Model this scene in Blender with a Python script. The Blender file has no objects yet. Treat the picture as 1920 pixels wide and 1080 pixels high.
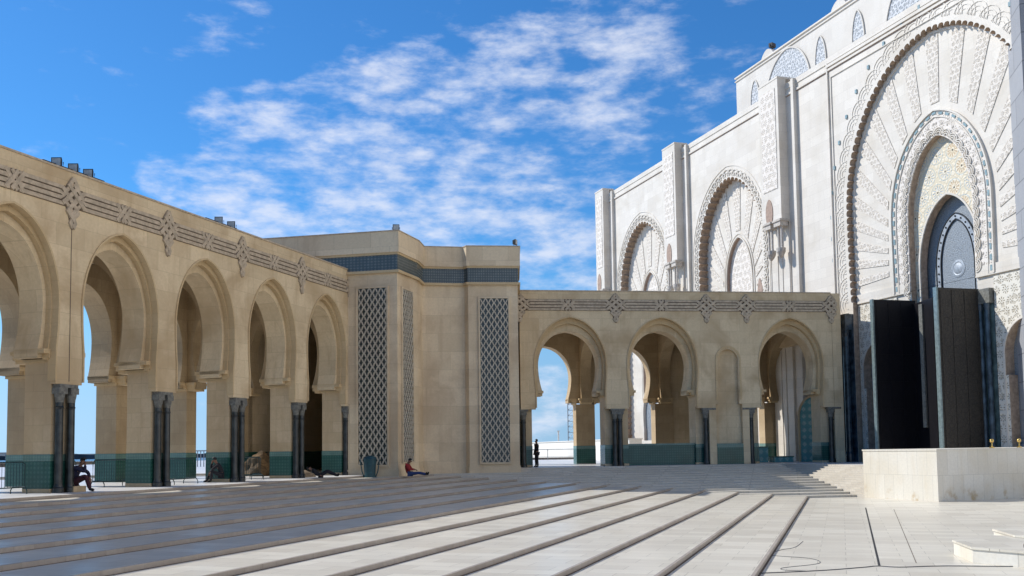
import bpy, bmesh, math, random
from mathutils import Vector, Matrix, Euler
from mathutils.geometry import tessellate_polygon
random.seed(7)
R=math.radians; sin=math.sin; cos=math.cos; PI=math.pi
SC=bpy.context.scene; COL=SC.collection

# ------------------------------------------------------------ camera, sky, sun
cam=bpy.data.cameras.new('camera'); co=bpy.data.objects.new('camera',cam); COL.objects.link(co)
cam.sensor_fit='HORIZONTAL'; cam.sensor_width=36; cam.lens=1807.5/1920*36
cam.shift_y=180/1920; cam.clip_start=.1; cam.clip_end=20000
co.matrix_world=Matrix.Translation((0,0,1.32))@Matrix.Rotation(PI/2+.0675,4,'X')@Matrix.Rotation(-.0135,4,'Z')
SC.camera=co
SC.render.resolution_x=1024; SC.render.resolution_y=576
SUN_AZ=-71.; SUN_EL=41.7
w=bpy.data.worlds.new('World'); SC.world=w; w.use_nodes=True
NT=w.node_tree; NT.nodes.clear()
def nd(nt,t,**k):
    n=nt.nodes.new(t)
    for a,b in k.items():
        if a.startswith('i_'):
            key=a[2:]; key=int(key) if key.isdigit() else key.replace('_',' ')
            n.inputs[key].default_value=b
        else: setattr(n,a,b)
    return n
class G:
    "tiny node-graph writer"
    def __init__(s,nt): s.nt=nt
    def val(s,inp,v):
        if hasattr(v,'is_output'): s.nt.links.new(v,inp)
        else: inp.default_value=v
    def m(s,op,a,b=0.,c=0.,clamp=False):
        n=s.nt.nodes.new('ShaderNodeMath'); n.operation=op; n.use_clamp=clamp
        s.val(n.inputs[0],a); s.val(n.inputs[1],b); s.val(n.inputs[2],c); return n.outputs[0]
    def vm(s,op,a,b=(0,0,0)):
        n=s.nt.nodes.new('ShaderNodeVectorMath'); n.operation=op
        s.val(n.inputs[0],a); s.val(n.inputs[1],b)
        return n.outputs['Value'] if op in('DOT_PRODUCT','LENGTH') else n.outputs[0]
    def sep(s,v):
        n=s.nt.nodes.new('ShaderNodeSeparateXYZ'); s.nt.links.new(v,n.inputs[0]); return n.outputs
    def comb(s,x,y,z):
        n=s.nt.nodes.new('ShaderNodeCombineXYZ'); s.val(n.inputs[0],x); s.val(n.inputs[1],y); s.val(n.inputs[2],z); return n.outputs[0]
    def ramp(s,f,lo,hi,a=0.,b=1.):
        n=s.nt.nodes.new('ShaderNodeMapRange'); n.interpolation_type='SMOOTHSTEP'
        s.val(n.inputs[0],f); n.inputs[1].default_value=lo; n.inputs[2].default_value=hi; n.inputs[3].default_value=a; n.inputs[4].default_value=b
        return n.outputs[0]
    def mix(s,f,a,b,t='MIX'):
        n=s.nt.nodes.new('ShaderNodeMix'); n.data_type='RGBA'; n.blend_type=t
        s.val(n.inputs[0],f)
        for i,v in((6,a),(7,b)):
            if not hasattr(v,'is_output') and len(v)==3: v=(*v,1)
            s.val(n.inputs[i],v)
        return n.outputs[2]
    def noise(s,v,scale,detail=4.,rough=.55,dist=0.):
        n=s.nt.nodes.new('ShaderNodeTexNoise'); s.nt.links.new(v,n.inputs['Vector'])
        n.inputs['Scale'].default_value=scale; n.inputs['Detail'].default_value=detail; n.inputs['Roughness'].default_value=rough; n.inputs['Distortion'].default_value=dist
        return n.outputs[0]
g=G(NT)
sky=nd(NT,'ShaderNodeTexSky',sky_type='NISHITA',sun_disc=False,sun_elevation=R(SUN_EL),sun_rotation=R(SUN_AZ),air_density=1.0,dust_density=.3,ozone_density=3.0,altitude=50)
tc=nd(NT,'ShaderNodeTexCoord'); dv=tc.outputs['Generated']
x,y,z=g.sep(dv)
den=g.m('ADD',g.m('MAXIMUM',z,0.),.16)
cu=g.m('DIVIDE',x,den); cv=g.m('DIVIDE',y,den)
pl=g.comb(cu,cv,0.)
st_=g.comb(g.m('MULTIPLY',x,1.),y,g.m('MULTIPLY',z,2.6)); n1=g.noise(st_,12.,8.,.58,.1); n2=g.noise(g.vm('ADD',st_,(7.3,2.1,0)),30.,6.,.6,.1)
def blob(px,py,rad,wgt):   # cloud bank by bearing and elevation (given as tangent offsets), with soft falloff
    a=(px-960)/1807.5; e=(842-py)/1807.5
    d=Vector((a,1,e)).normalized(); dp=g.vm('DOT_PRODUCT',dv,tuple(d))
    c=cos(rad)
    return g.m('MULTIPLY',g.ramp(dp,cos(rad),1.0-(1-c)*.05),wgt)
tot=0.
for b in [(390,203,.035,.8),(415,240,.03,.7),(500,160,.03,.6),(600,160,.045,.6),(520,205,.045,.9),(560,250,.06,1.1),(640,235,.07,1.1),(730,200,.07,1.2),(800,180,.07,1.1),(780,260,.08,1.1),(860,240,.08,1.2),(860,300,.07,1.1),(960,280,.09,1.1),(1060,260,.08,1.),(1150,245,.06,.9),(970,120,.055,1.1),(800,115,.045,.9),(740,110,.03,.7),(1010,190,.06,.8),(1080,60,.07,.55),(1180,50,.07,.45),(980,40,.06,.4),(1300,120,.04,.35),(460,215,.05,.8),(1210,90,.06,.5),(1330,30,.07,.45),(700,560,.1,.5),(1000,520,.1,.6),(350,420,.08,.7),(1150,330,.07,.6),(600,300,.06,.7),(690,310,.05,.7),(330,360,.055,.9),(430,375,.07,1.2),(530,385,.08,1.2),(640,375,.07,1.1),(730,370,.05,.9),(560,430,.06,.9),(450,300,.035,.7),(530,305,.035,.7),(400,265,.025,.5),(280,288,.03,.6),(190,265,.03,.4),(90,258,.03,.35),(900,375,.07,.8),(1000,350,.07,.8),(1050,400,.1,.7),(920,430,.08,.6),(1080,470,.09,.7),(800,410,.04,.6),(1030,740,.05,1.),(1010,760,.05,.8),(1340,190,.04,.35),(1200,340,.05,.4)]:
    tot=g.m('ADD',tot,blob(*b))
fill_cloud=g.m('MULTIPLY',g.ramp(g.m('ADD',g.m('MULTIPLY',y,-.62),g.m('MULTIPLY',x,.78)),.36,.72),1.5)      # unseen cloud bank behind right, added to brighten and neutralise the shade
cov=g.m('ADD',g.m('MINIMUM',tot,1.15),fill_cloud)
nz=g.m('ADD',g.m('MULTIPLY',g.m('SUBTRACT',n1,.5),.9),g.m('MULTIPLY',g.m('SUBTRACT',n2,.5),.5))
dens=g.ramp(g.m('ADD',nz,g.m('MULTIPLY',cov,.20)),.06,.48)
dens=g.m('MULTIPLY',dens,.78)
hsv=nd(NT,'ShaderNodeHueSaturation'); hsv.inputs['Saturation'].default_value=1.12; hsv.inputs['Value'].default_value=1.0
_sv=nd(NT,'ShaderNodeVectorMath',operation='NORMALIZE'); NT.links.new(g.comb(x,y,g.m('MAXIMUM',z,.13)),_sv.inputs[0]); NT.links.new(_sv.outputs[0],sky.inputs[0])
NT.links.new(sky.outputs[0],hsv.inputs['Color'])
hz=g.ramp(z,.0,.22)
skc=g.mix(hz,g.mix(1.,hsv.outputs[0],(.95,.96,.98),'MULTIPLY'),g.mix(1.,hsv.outputs[0],(.40,.84,1.15),'MULTIPLY'))
ccol=g.mix(1.,g.mix(g.ramp(n2,.35,.65),(.86,.92,1.04),(1.,1.,1.03)),g.mix(g.ramp(x,.45,.8),(6.6,6.9,7.5),(24.,19.5,14.0)),'MULTIPLY')  # added clouds out of view are boosted bright and warm as fill light
cmix=g.mix(dens,skc,ccol)
bg=nd(NT,'ShaderNodeBackground'); bg.inputs[1].default_value=.10
out=nd(NT,'ShaderNodeOutputWorld'); NT.links.new(cmix,bg.inputs[0]); NT.links.new(bg.outputs[0],out.inputs[0])
sl=bpy.data.lights.new('sun','SUN'); sl.energy=3.8; sl.angle=R(.5); sl.color=(1.,.97,.92)
so=bpy.data.objects.new('sun',sl); COL.objects.link(so)
S=Vector((sin(R(SUN_AZ))*cos(R(SUN_EL)),cos(R(SUN_AZ))*cos(R(SUN_EL)),sin(R(SUN_EL))))
so.rotation_euler=S.to_track_quat('Z','Y').to_euler()
SC.view_settings.view_transform='Standard'; SC.view_settings.look='None'; SC.view_settings.gamma=1
SC.view_settings.exposure=.38

# ------------------------------------------------------------ materials
def mat(name,rough=.7,metal=0.,spec=.5):
    m=bpy.data.materials.new(name); m.use_nodes=True
    b=m.node_tree.nodes['Principled BSDF']; b.inputs['Roughness'].default_value=rough; b.inputs['Metallic'].default_value=metal
    b.inputs['Specular IOR Level'].default_value=spec
    return m,G(m.node_tree),b
def objco(m): return nd(m.node_tree,'ShaderNodeTexCoord').outputs['Object']
def bump(m,b,h,strength=.3,dist=.02):
    n=nd(m.node_tree,'ShaderNodeBump'); n.inputs['Strength'].default_value=strength; n.inputs['Distance'].default_value=dist
    m.node_tree.links.new(h,n.inputs['Height']); m.node_tree.links.new(n.outputs[0],b.inputs['Normal'])
def C(m,b,c):
    if hasattr(c,'is_output'): m.node_tree.links.new(c,b.inputs['Base Color'])
    else: b.inputs['Base Color'].default_value=(*c,1)
def brick(m,v,w,h,mortar=.006,off=.5):
    n=nd(m.node_tree,'ShaderNodeTexBrick'); m.node_tree.links.new(v,n.inputs['Vector'])
    n.offset=off; n.inputs['Scale'].default_value=1.; n.inputs['Brick Width'].default_value=w; n.inputs['Row Height'].default_value=h
    n.inputs['Mortar Size'].default_value=mortar; n.inputs['Mortar Smooth'].default_value=.2; n.inputs['Bias'].default_value=0
    n.inputs['Color1'].default_value=(0,0,0,1); n.inputs['Color2'].default_value=(1,1,1,1); n.inputs['Mortar'].default_value=(.5,.5,.5,1)
    return n.outputs['Color'],n.outputs['Fac']
def stone(name,c1,c2,stain,bw=1.3,bh=.75,rough=.75,st=.5,joint=.25,bumps=.25,vert=True,mort=.008):
    m,g,b=mat(name,rough); v=objco(m); x,y,z=g.sep(v)
    uv=g.comb(g.m('ADD',x,g.m('MULTIPLY',y,.97)),z,0.) if vert else v
    col,fac=brick(m,uv,bw,bh,mort)
    base=g.mix(col,c1,c2)
    n=g.noise(v,.35,5.,.6,.5); base=g.mix(g.ramp(n,.42,.72,0,st),base,stain)
    n3=g.noise(g.comb(x,y,g.m('MULTIPLY',z,.15)),2.2,4.,.6); base=g.mix(g.ramp(n3,.5,.75,0,st*.55),base,stain)
    n2=g.noise(v,9.,5.,.65); base=g.mix(g.ramp(n2,.3,.7,0,.28),base,tuple(k*.72 for k in c1))
    base=g.mix(g.m('MULTIPLY',fac,joint),base,tuple(k*.45 for k in c1))
    C(m,b,base); bump(m,b,g.m('SUBTRACT',n2,g.m('MULTIPLY',fac,.8)),bumps,.012)
    return m
M={}
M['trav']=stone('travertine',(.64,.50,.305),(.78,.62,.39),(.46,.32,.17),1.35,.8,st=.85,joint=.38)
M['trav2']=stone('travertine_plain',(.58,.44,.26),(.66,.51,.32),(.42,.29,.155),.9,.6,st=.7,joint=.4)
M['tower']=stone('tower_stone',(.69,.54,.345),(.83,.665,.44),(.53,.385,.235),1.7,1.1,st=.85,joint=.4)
M['trav_shade']=stone('shaded_gallery_travertine',(.42,.305,.17),(.50,.37,.215),(.31,.21,.105),.9,.6,st=.7,joint=.4)  # darker travertine copy: the gallery's shade is put into the colour
M['warm']=stone('arch_moulding_stone',(.60,.44,.24),(.65,.49,.28),(.48,.32,.15),.8,.5,st=.5,joint=.3)
M['white']=stone('white_marble',(.68,.62,.535),(.755,.695,.605),(.56,.49,.385),1.3,.7,rough=.5,st=.55,joint=.34,bumps=.1)
M['whiteup']=stone('upper_storey_marble',(.61,.565,.50),(.68,.635,.565),(.54,.48,.40),1.8,1.2,rough=.55,st=.5,joint=.2,bumps=.1)
M['cream']=stone('cream_marble',(.70,.655,.56),(.76,.72,.63),(.62,.53,.38),.62,1.22,rough=.45,st=.55,joint=.45,bumps=.08)
M['grey']=stone('grey_marble_blocks',(.30,.305,.32),(.35,.355,.37),(.25,.25,.26),3.2,1.55,rough=.6,st=.3,joint=.9,bumps=.2,mort=.03)
def podium_stone():
    m=stone('podium_marble',(.70,.655,.56),(.77,.73,.64),(.62,.53,.38),.62,1.22,rough=.45,st=.55,joint=.5,bumps=.08)
    nt=m.node_tree; gg=G(nt); b=nt.nodes['Principled BSDF']; old=b.inputs['Base Color'].links[0].from_socket
    v=objco(m); x,y,z=gg.sep(v); n=gg.noise(gg.comb(gg.m('ADD',x,y),gg.m('MULTIPLY',z,.8),0.),1.1,4.,.6)
    f=gg.m('MULTIPLY',gg.ramp(n,.53,.66),gg.ramp(gg.m('ADD',z,gg.m('MULTIPLY',n,.6)),1.25,.45)); nt.links.new(gg.mix(gg.m('MULTIPLY',f,.75),old,(.42,.27,.09)),b.inputs['Base Color']); return m
M['podium']=podium_stone()
def paving(name,c1,c2,bw,bh,rough,ang):
    m,g,b=mat(name,rough,spec=.5); v=objco(m)
    mp=nd(m.node_tree,'ShaderNodeMapping'); mp.inputs['Rotation'].default_value=(0,0,R(ang)); m.node_tree.links.new(v,mp.inputs[0]); u=mp.outputs[0]
    col,fac=brick(m,u,bw,bh,.007,.5); base=g.mix(col,c1,c2)
    x,y,z=g.sep(u)
    n=g.noise(g.comb(g.m('MULTIPLY',x,.25),y,z),3.,6.,.65,1.); base=g.mix(g.ramp(n,.4,.7,0,.25),base,tuple(k*.84 for k in c1))
    n4=g.noise(v,.3,4.,.6); base=g.mix(g.ramp(n4,.5,.75,0,.35),base,(c1[0]*.86,c1[1]*.80,c1[2]*.70))
    base=g.mix(g.m('MULTIPLY',fac,.75),base,tuple(k*.4 for k in c1)); sp_=g.noise(v,14.,4.,.7); base=g.mix(g.ramp(sp_,.60,.72,0,.35),base,tuple(k*.6 for k in c1)); C(m,b,base)
    r=g.ramp(n4,.3,.75,rough-.02,rough+.04); m.node_tree.links.new(r,b.inputs['Roughness'])
    bump(m,b,g.m('MULTIPLY',fac,-.6),.05,.01)
    return m
M['pave']=paving('polished_marble_paving',(.575,.525,.43),(.71,.66,.55),1.25,.62,.33,18.8)
M['terrace']=paving('terrace_paving',(.60,.585,.56),(.65,.635,.61),2.,2.,.4,18.8)
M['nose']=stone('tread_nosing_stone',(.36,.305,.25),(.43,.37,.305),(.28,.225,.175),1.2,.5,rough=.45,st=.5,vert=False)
def plain(name,c,rough=.6,metal=0.,var=.25,scale=6.,bmp=.1,spec=.5):
    m,g,b=mat(name,rough,metal,spec); v=objco(m); n=g.noise(v,scale,5.,.6)
    C(m,b,g.mix(g.ramp(n,.3,.7),tuple(k*(1-var) for k in c),tuple(min(1,k*(1+var*.5)) for k in c))); bump(m,b,n,bmp,.01); return m
M['stnose']=stone('stair_edge_stone',(.52,.47,.39),(.60,.55,.47),(.44,.38,.30),1.2,.5,rough=.5,st=.4,vert=False)
def zellige(name,ca,cb,cc,sc=.16,rough=.25):
    m,g,b=mat(name,rough); v=objco(m); x,y,z=g.sep(v)
    u=g.m('DIVIDE',g.m('ADD',x,g.m('MULTIPLY',y,.97)),sc); q=g.m('DIVIDE',z,sc)
    fu=g.m('SUBTRACT',g.m('FRACT',u),.5); fq=g.m('SUBTRACT',g.m('FRACT',q),.5)
    a=g.m('ARCTAN2',fq,fu); r=g.m('SQRT',g.m('ADD',g.m('MULTIPLY',fu,fu),g.m('MULTIPLY',fq,fq)))
    star=g.m('ADD',.27,g.m('MULTIPLY',g.m('COSINE',g.m('MULTIPLY',a,8.)),.09))
    f=g.ramp(g.m('SUBTRACT',r,star),-.02,.03)
    dg=g.m('ABSOLUTE',g.m('SUBTRACT',g.m('ABSOLUTE',fu),g.m('ABSOLUTE',fq)))
    base=g.mix(f,cb,ca); base=g.mix(g.ramp(dg,.06,.0,0,.55),base,cc)
    n=g.noise(v,1.6,3.,.6); base=g.mix(g.ramp(n,.35,.7,0,.4),base,tuple(k*.6 for k in ca)); C(m,b,base); bump(m,b,f,.15,.01)
    return m
M['green']=zellige('green_zellige',(.018,.085,.065),(.045,.14,.105),(.012,.05,.045))
M['greenpale']=zellige('pale_green_zellige',(.11,.20,.165),(.17,.27,.22),(.05,.12,.10),.12)
M['bluetile']=zellige('blue_green_zellige',(.085,.105,.105),(.21,.22,.19),(.045,.055,.055),.16)
M['turq']=zellige('turquoise_zellige',(.13,.36,.37),(.40,.58,.55),(.08,.22,.28),.5)
def carved(name,c1,hole,sc=.24,fill=.5,bmp=.8,star=True):
    "pierced stucco: star rosettes and a fine net with the crevice shade painted darker"
    m,g,b=mat(name,.8); v=objco(m); x,y,z=g.sep(v)
    u=g.m('DIVIDE',x,sc); q=g.m('DIVIDE',z,sc)
    row=g.m('FLOOR',q); u=g.m('ADD',u,g.m('MULTIPLY',g.m('MODULO',row,2.),.5))
    fu=g.m('SUBTRACT',g.m('FRACT',u),.5); fq=g.m('SUBTRACT',g.m('FRACT',q),.5)
    a=g.m('ARCTAN2',fq,fu); r=g.m('SQRT',g.m('ADD',g.m('MULTIPLY',fu,fu),g.m('MULTIPLY',fq,fq)))
    pet=g.ramp(g.m('COSINE',g.m('MULTIPLY',a,8.)),.1,.7)
    band=g.m('MULTIPLY',g.ramp(r,.14,.20),g.ramp(r,.42,.34))
    hol=g.m('MAXIMUM',g.m('MULTIPLY',pet,band),g.ramp(r,.09,.05))
    vo=nd(m.node_tree,'ShaderNodeTexVoronoi',feature='DISTANCE_TO_EDGE'); m.node_tree.links.new(v,vo.inputs['Vector']); vo.inputs['Scale'].default_value=3.1/sc*.55
    hv=g.ramp(vo.outputs['Distance'],.16,.26)
    hol=g.m('MAXIMUM',hol,g.m('MULTIPLY',hv,fill)) if star else g.m('MULTIPLY',hv,fill)
    C(m,b,g.mix(hol,c1,hole)); bump(m,b,g.m('MULTIPLY',hol,-1.),bmp,.05)  # crevice darkness is painted into the colour; the bump gives the relief
    return m
M['stucco']=carved('carved_stucco',(.72,.66,.58),(.50,.43,.34),.34,.55)
M['stucco2']=carved('carved_panel_stucco',(.70,.655,.56),(.34,.29,.21),.6,.5)
M['stuccow']=carved('carved_white_stucco',(.73,.67,.60),(.49,.43,.35),.62,.45)
M['grille']=carved('pierced_window_screen',(.60,.61,.62),(.20,.23,.25),.42,.7)
def rosette(name):
    m,g,b=mat(name,.6); v=objco(m); x,y,z=g.sep(v); sc=1.35
    q=g.m('DIVIDE',z,sc*.86); row=g.m('FLOOR',q); u=g.m('ADD',g.m('DIVIDE',x,sc),g.m('MULTIPLY',g.m('MODULO',row,2.),.5))
    fu=g.m('SUBTRACT',g.m('FRACT',u),.5); fq=g.m('MULTIPLY',g.m('SUBTRACT',g.m('FRACT',q),.5),.86)
    a=g.m('ARCTAN2',fq,fu); r=g.m('SQRT',g.m('ADD',g.m('MULTIPLY',fu,fu),g.m('MULTIPLY',fq,fq)))
    pet=g.ramp(g.m('COSINE',g.m('MULTIPLY',a,12.)),.15,.75); band=g.m('MULTIPLY',g.ramp(r,.10,.14),g.ramp(r,.34,.27))
    ring=g.m('MULTIPLY',g.ramp(r,.36,.385),g.ramp(r,.43,.405))
    dot=g.ramp(r,.055,.035)
    vo=nd(m.node_tree,'ShaderNodeTexVoronoi',feature='DISTANCE_TO_EDGE'); m.node_tree.links.new(v,vo.inputs['Vector']); vo.inputs['Scale'].default_value=3.6
    e=g.ramp(vo.outputs['Distance'],.10,.2)
    base=g.mix(g.m('MULTIPLY',e,.55),(.66,.575,.42),(.78,.715,.59))
    alt=g.ramp(g.m('SINE',g.m('MULTIPLY',g.m('FLOOR',u),2.2)),-.2,.2)
    base=g.mix(g.m('MULTIPLY',g.m('MULTIPLY',pet,band),.8),base,g.mix(alt,(.30,.40,.50),(.50,.30,.14)))
    base=g.mix(g.m('MULTIPLY',ring,.5),base,(.25,.38,.46)); base=g.mix(dot,base,(.05,.04,.03)); C(m,b,base)
    bump(m,b,g.m('SUBTRACT',e,g.m('MULTIPLY',pet,band)),.5,.04); return m
M['rosette']=rosette('glazed_rosette_mosaic')
def titanium(name,c,sc,rough):
    m,g,b=mat(name,rough,.4); v=objco(m)
    vo=nd(m.node_tree,'ShaderNodeTexVoronoi',feature='DISTANCE_TO_EDGE'); m.node_tree.links.new(v,vo.inputs['Vector']); vo.inputs['Scale'].default_value=sc
    e=g.ramp(vo.outputs['Distance'],.03,.14); C(m,b,g.mix(e,tuple(k*.72 for k in c),c)); bump(m,b,e,.5,.02); return m
M['titan']=titanium('engraved_titanium',(.27,.30,.33),9.,.6)
M['titanlite']=plain('polished_titanium',(.36,.385,.41),.5,.4)
M['bronze']=titanium('dark_bronze_door',(.055,.047,.038),4.5,.5)
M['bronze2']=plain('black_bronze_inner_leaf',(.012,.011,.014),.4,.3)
M['edge']=plain('pale_teal_metal_edge',(.28,.36,.36),.35,.6)
M['blackm']=plain('veined_black_green_marble',(.030,.035,.034),.28,0,.7,3.)
M['caps']=plain('grey_capital_stone',(.17,.165,.14),.6,0,.4,9.,.5)
M['bluecol']=plain('dark_blue_marble',(.05,.075,.10),.2,0,.6,2.)
M['glass']=plain('pale_green_glass',(.10,.15,.15),.12,0,.5,1.5)
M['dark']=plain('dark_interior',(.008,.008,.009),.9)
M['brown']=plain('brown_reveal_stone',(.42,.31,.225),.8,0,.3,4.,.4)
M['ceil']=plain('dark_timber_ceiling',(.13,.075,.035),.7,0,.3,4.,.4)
M['pink']=plain('brown_moulding',(.37,.265,.205),.8,0,.2,4.,.2)
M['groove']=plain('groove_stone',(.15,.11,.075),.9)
M['strap']=plain('strapwork_stone',(.50,.40,.28),.75,0,.25,5.,.3)
M['cyan']=plain('cyan_glazed_tile',(.24,.34,.36),.4)
M['iron']=plain('dark_blue_green_painted_steel',(.018,.05,.055),.45,.3)
M['bin']=plain('teal_painted_steel',(.012,.06,.075),.5)
M['cons']=plain('pale_console_stone',(.52,.47,.41),.7)
M['black']=plain('black_metal',(.02,.02,.022),.5,.3)
M['lens']=plain('floodlight_glass',(.35,.38,.38),.15)
M['brass']=plain('polished_brass',(.65,.45,.15),.25,1.)
M['rock']=plain('brown_rock',(.16,.10,.045),.95,0,.65,2.2,1.)
M['quay']=plain('brown_quay_wall',(.20,.17,.14),.9)
M['sea']=plain('sea_water',(.02,.055,.11),.25,0,.2,.02,.3)
M['coast']=plain('distant_coast_greenery',(.035,.06,.085),.95,0,.5,.02)
M['coastb']=plain('distant_coast_buildings',(.28,.30,.34),.9)
M['stand']=stone('white_terrace_wall',(.72,.68,.60),(.76,.72,.65),(.66,.60,.50),6.,.55,rough=.8,st=.2,joint=.5,vert=True)
M['rail']=plain('grey_rail_steel',(.30,.31,.32),.5,.5)
M['cable']=plain('grey_black_cable',(.08,.08,.085),.7)
M['skin']=plain('brown_skin',(.20,.10,.06),.6,0,.15)
M['hair']=plain('black_hair',(.01,.009,.008),.7)
for k,c in dict(navy=(.018,.018,.045),dk=(.012,.012,.016),red=(.30,.018,.02),jean=(.03,.055,.16),maroon=(.05,.012,.02),tan=(.22,.16,.10),shoe=(.01,.01,.01)).items():
    M[k]=plain('cloth_'+k,c,.9,0,.3,14.,.3)

# ------------------------------------------------------------ helpers
def D2(az): return Vector((sin(R(az)),cos(R(az)),0))
def N2(az): return Vector((-cos(R(az)),sin(R(az)),0))
def link(name,bm,m,parent=None,smooth=False,recalc=True):
    if recalc: bmesh.ops.recalc_face_normals(bm,faces=bm.faces)
    me=bpy.data.meshes.new(name); bm.to_mesh(me); bm.free()
    if isinstance(m,(list,tuple)):
        for k in m: me.materials.append(k)
    else: me.materials.append(m)
    if smooth:
        for p in me.polygons: p.use_smooth=True
    o=bpy.data.objects.new(name,me); COL.objects.link(o)
    if parent: o.parent=parent
    return o
def tag(o,label=None,cat=None,group=None,kind=None):
    if label: o['label']=label
    if cat: o['category']=cat
    if group: o['group']=group
    if kind: o['kind']=kind
    return o
def empty(name,loc=(0,0,0),az=None,rz=0,label=None,cat=None,group=None):
    o=bpy.data.objects.new(name,None); COL.objects.link(o); o.location=loc
    o.rotation_euler=(0,0,R(90-az) if az is not None else rz); o.empty_display_size=.3
    return tag(o,label,cat,group)
def copytree(o,parent=None):
    c=o.copy(); COL.objects.link(c); c.parent=parent
    for ch in list(o.children): copytree(ch,c)
    return c
def box(bm,x0,x1,y0,y1,z0,z1,mi=0):
    v=[bm.verts.new(p) for p in [(x0,y0,z0),(x1,y0,z0),(x1,y1,z0),(x0,y1,z0),(x0,y0,z1),(x1,y0,z1),(x1,y1,z1),(x0,y1,z1)]]
    for f in [(0,3,2,1),(4,5,6,7),(0,1,5,4),(1,2,6,5),(2,3,7,6),(3,0,4,7)]:
        q=bm.faces.new([v[i] for i in f]); q.material_index=mi
def bxo(*a):
    bm=bmesh.new(); box(bm,*a); return bm
def obox(bm,c,u,v,w):
    "box with centre c and half-axis vectors u,v,w"
    c,u,v,w=map(Vector,(c,u,v,w)); P=[]
    for s in(-1,1):
        for a,b in((-1,-1),(1,-1),(1,1),(-1,1)): P.append(bm.verts.new(c+a*u+b*v+s*w))
    for f in [(0,3,2,1),(4,5,6,7),(0,1,5,4),(1,2,6,5),(2,3,7,6),(3,0,4,7)]: bm.faces.new([P[i] for i in f])
def plate(bm,outer,holes,y0,y1,mi=0,reveal=None):
    "solid plate in the local x-z plane between y0 and y1, with holes"
    loops=[outer]+list(holes)
    tri=tessellate_polygon([[Vector((p[0],p[1],0)) for p in l] for l in loops])
    flat=[p for l in loops for p in l]
    A=[bm.verts.new((p[0],y0,p[1])) for p in flat]; B=[bm.verts.new((p[0],y1,p[1])) for p in flat]
    for t in tri:
        for V in(A,B):
            try: f=bm.faces.new([V[i] for i in t]); f.material_index=mi
            except ValueError: pass
    k=0
    for li,l in enumerate(loops):
        n=len(l)
        for i in range(n):
            a,b=k+i,k+(i+1)%n
            try:
                f=bm.faces.new([A[a],A[b],B[b],B[a]]); f.material_index=mi if (li==0 or reveal is None) else reveal
            except ValueError: pass
        k+=n
def prism(bm,poly,z0,z1):
    A=[bm.verts.new((p[0],p[1],z0)) for p in poly]; B=[bm.verts.new((p[0],p[1],z1)) for p in poly]
    tri=tessellate_polygon([[Vector((p[0],p[1],0)) for p in poly]])
    for t in tri:
        for V in (A,B): bm.faces.new([V[i] for i in t])
    n=len(poly)
    for i in range(n): bm.faces.new([A[i],A[(i+1)%n],B[(i+1)%n],B[i]])
def cyl(bm,x,y,z0,z1,r0,r1=None,n=20):
    r1=r0 if r1 is None else r1
    lathe(bm,x,y,[(r0,z0),(r1,z1)],n)
def lathe(bm,x,y,prof,n=20):
    rings=[]
    for r,z in prof: rings.append([bm.verts.new((x+r*cos(2*PI*i/n),y+r*sin(2*PI*i/n),z)) for i in range(n)])
    for a,b in zip(rings,rings[1:]):
        for i in range(n): bm.faces.new([a[i],a[(i+1)%n],b[(i+1)%n],b[i]])
    bm.faces.new(rings[0][::-1]); bm.faces.new(rings[-1])
def tube(bm,pts,r,n=8):
    pts=[Vector(p) for p in pts]; rings=[]
    for i,p in enumerate(pts):
        t=(pts[min(i+1,len(pts)-1)]-pts[max(i-1,0)]).normalized()
        a=t.cross(Vector((0,0,1)));
        if a.length<.05: a=t.cross(Vector((1,0,0)))
        a.normalize(); b=t.cross(a)
        rings.append([bm.verts.new(p+r*(cos(2*PI*k/n)*a+sin(2*PI*k/n)*b)) for k in range(n)])
    for a,b in zip(rings,rings[1:]):
        for k in range(n): bm.faces.new([a[k],a[(k+1)%n],b[(k+1)%n],b[k]])
    bm.faces.new(rings[0][::-1]); bm.faces.new(rings[-1])
PT=.30
def half(hw,zm,zap,zs,nar,n=22):
    "right half of a pointed horseshoe: list of (w,z) from spring zs up to the apex"
    H=zap-zm; Rr=(hw*hw+H*H)/(2*hw); e=Rr-hw; P=[]
    k=max(3,n//4)
    for i in range(k):
        t=i/k; z=zs+(zm-zs)*t; P.append((hw-nar*(1-t)**2,z))
    for i in range(n+1):
        a=math.asin(min(1,H/Rr))*i/n; p1=(max(0,Rr*cos(a)-e),Rr*sin(a)); t=PI/2*i/n; p2=(hw*cos(t),H*.975*sin(t))
        P.append((PT*p1[0]+(1-PT)*p2[0],zm+PT*p1[1]+(1-PT)*p2[1]))
    P[-1]=(0,zap-(1-PT)*H*.02); return P
def arch(c,hw,zm,zap,zs,nar,foot=None,fw=None,n=22):
    "closed loop round an arched opening; foot = z of the floor, fw = half width of the jambs"
    h=half(hw,zm,zap,zs,nar,n)
    Rt=[(c+w_,z) for w_,z in h]; Lt=[(c-w_,z) for w_,z in h[:-1]][::-1]
    L=Rt+Lt
    if foot is not None:
        fw=fw if fw else h[0][0]
        L=[(c+fw,foot),(c+fw,zs)]+L+[(c-fw,zs),(c-fw,foot)]
        if abs(fw-h[0][0])<1e-6: L=[(c+fw,foot)]+Rt+Lt+[(c-fw,foot)]
    return L
def offset(path,d):
    out=[]
    for i,p in enumerate(path):
        a=Vector(path[max(i-1,0)]); b=Vector(path[min(i+1,len(path)-1)]); t=(b-a).normalized()
        out.append((p[0]+t.y*d,p[1]-t.x*d))
    return out
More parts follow.
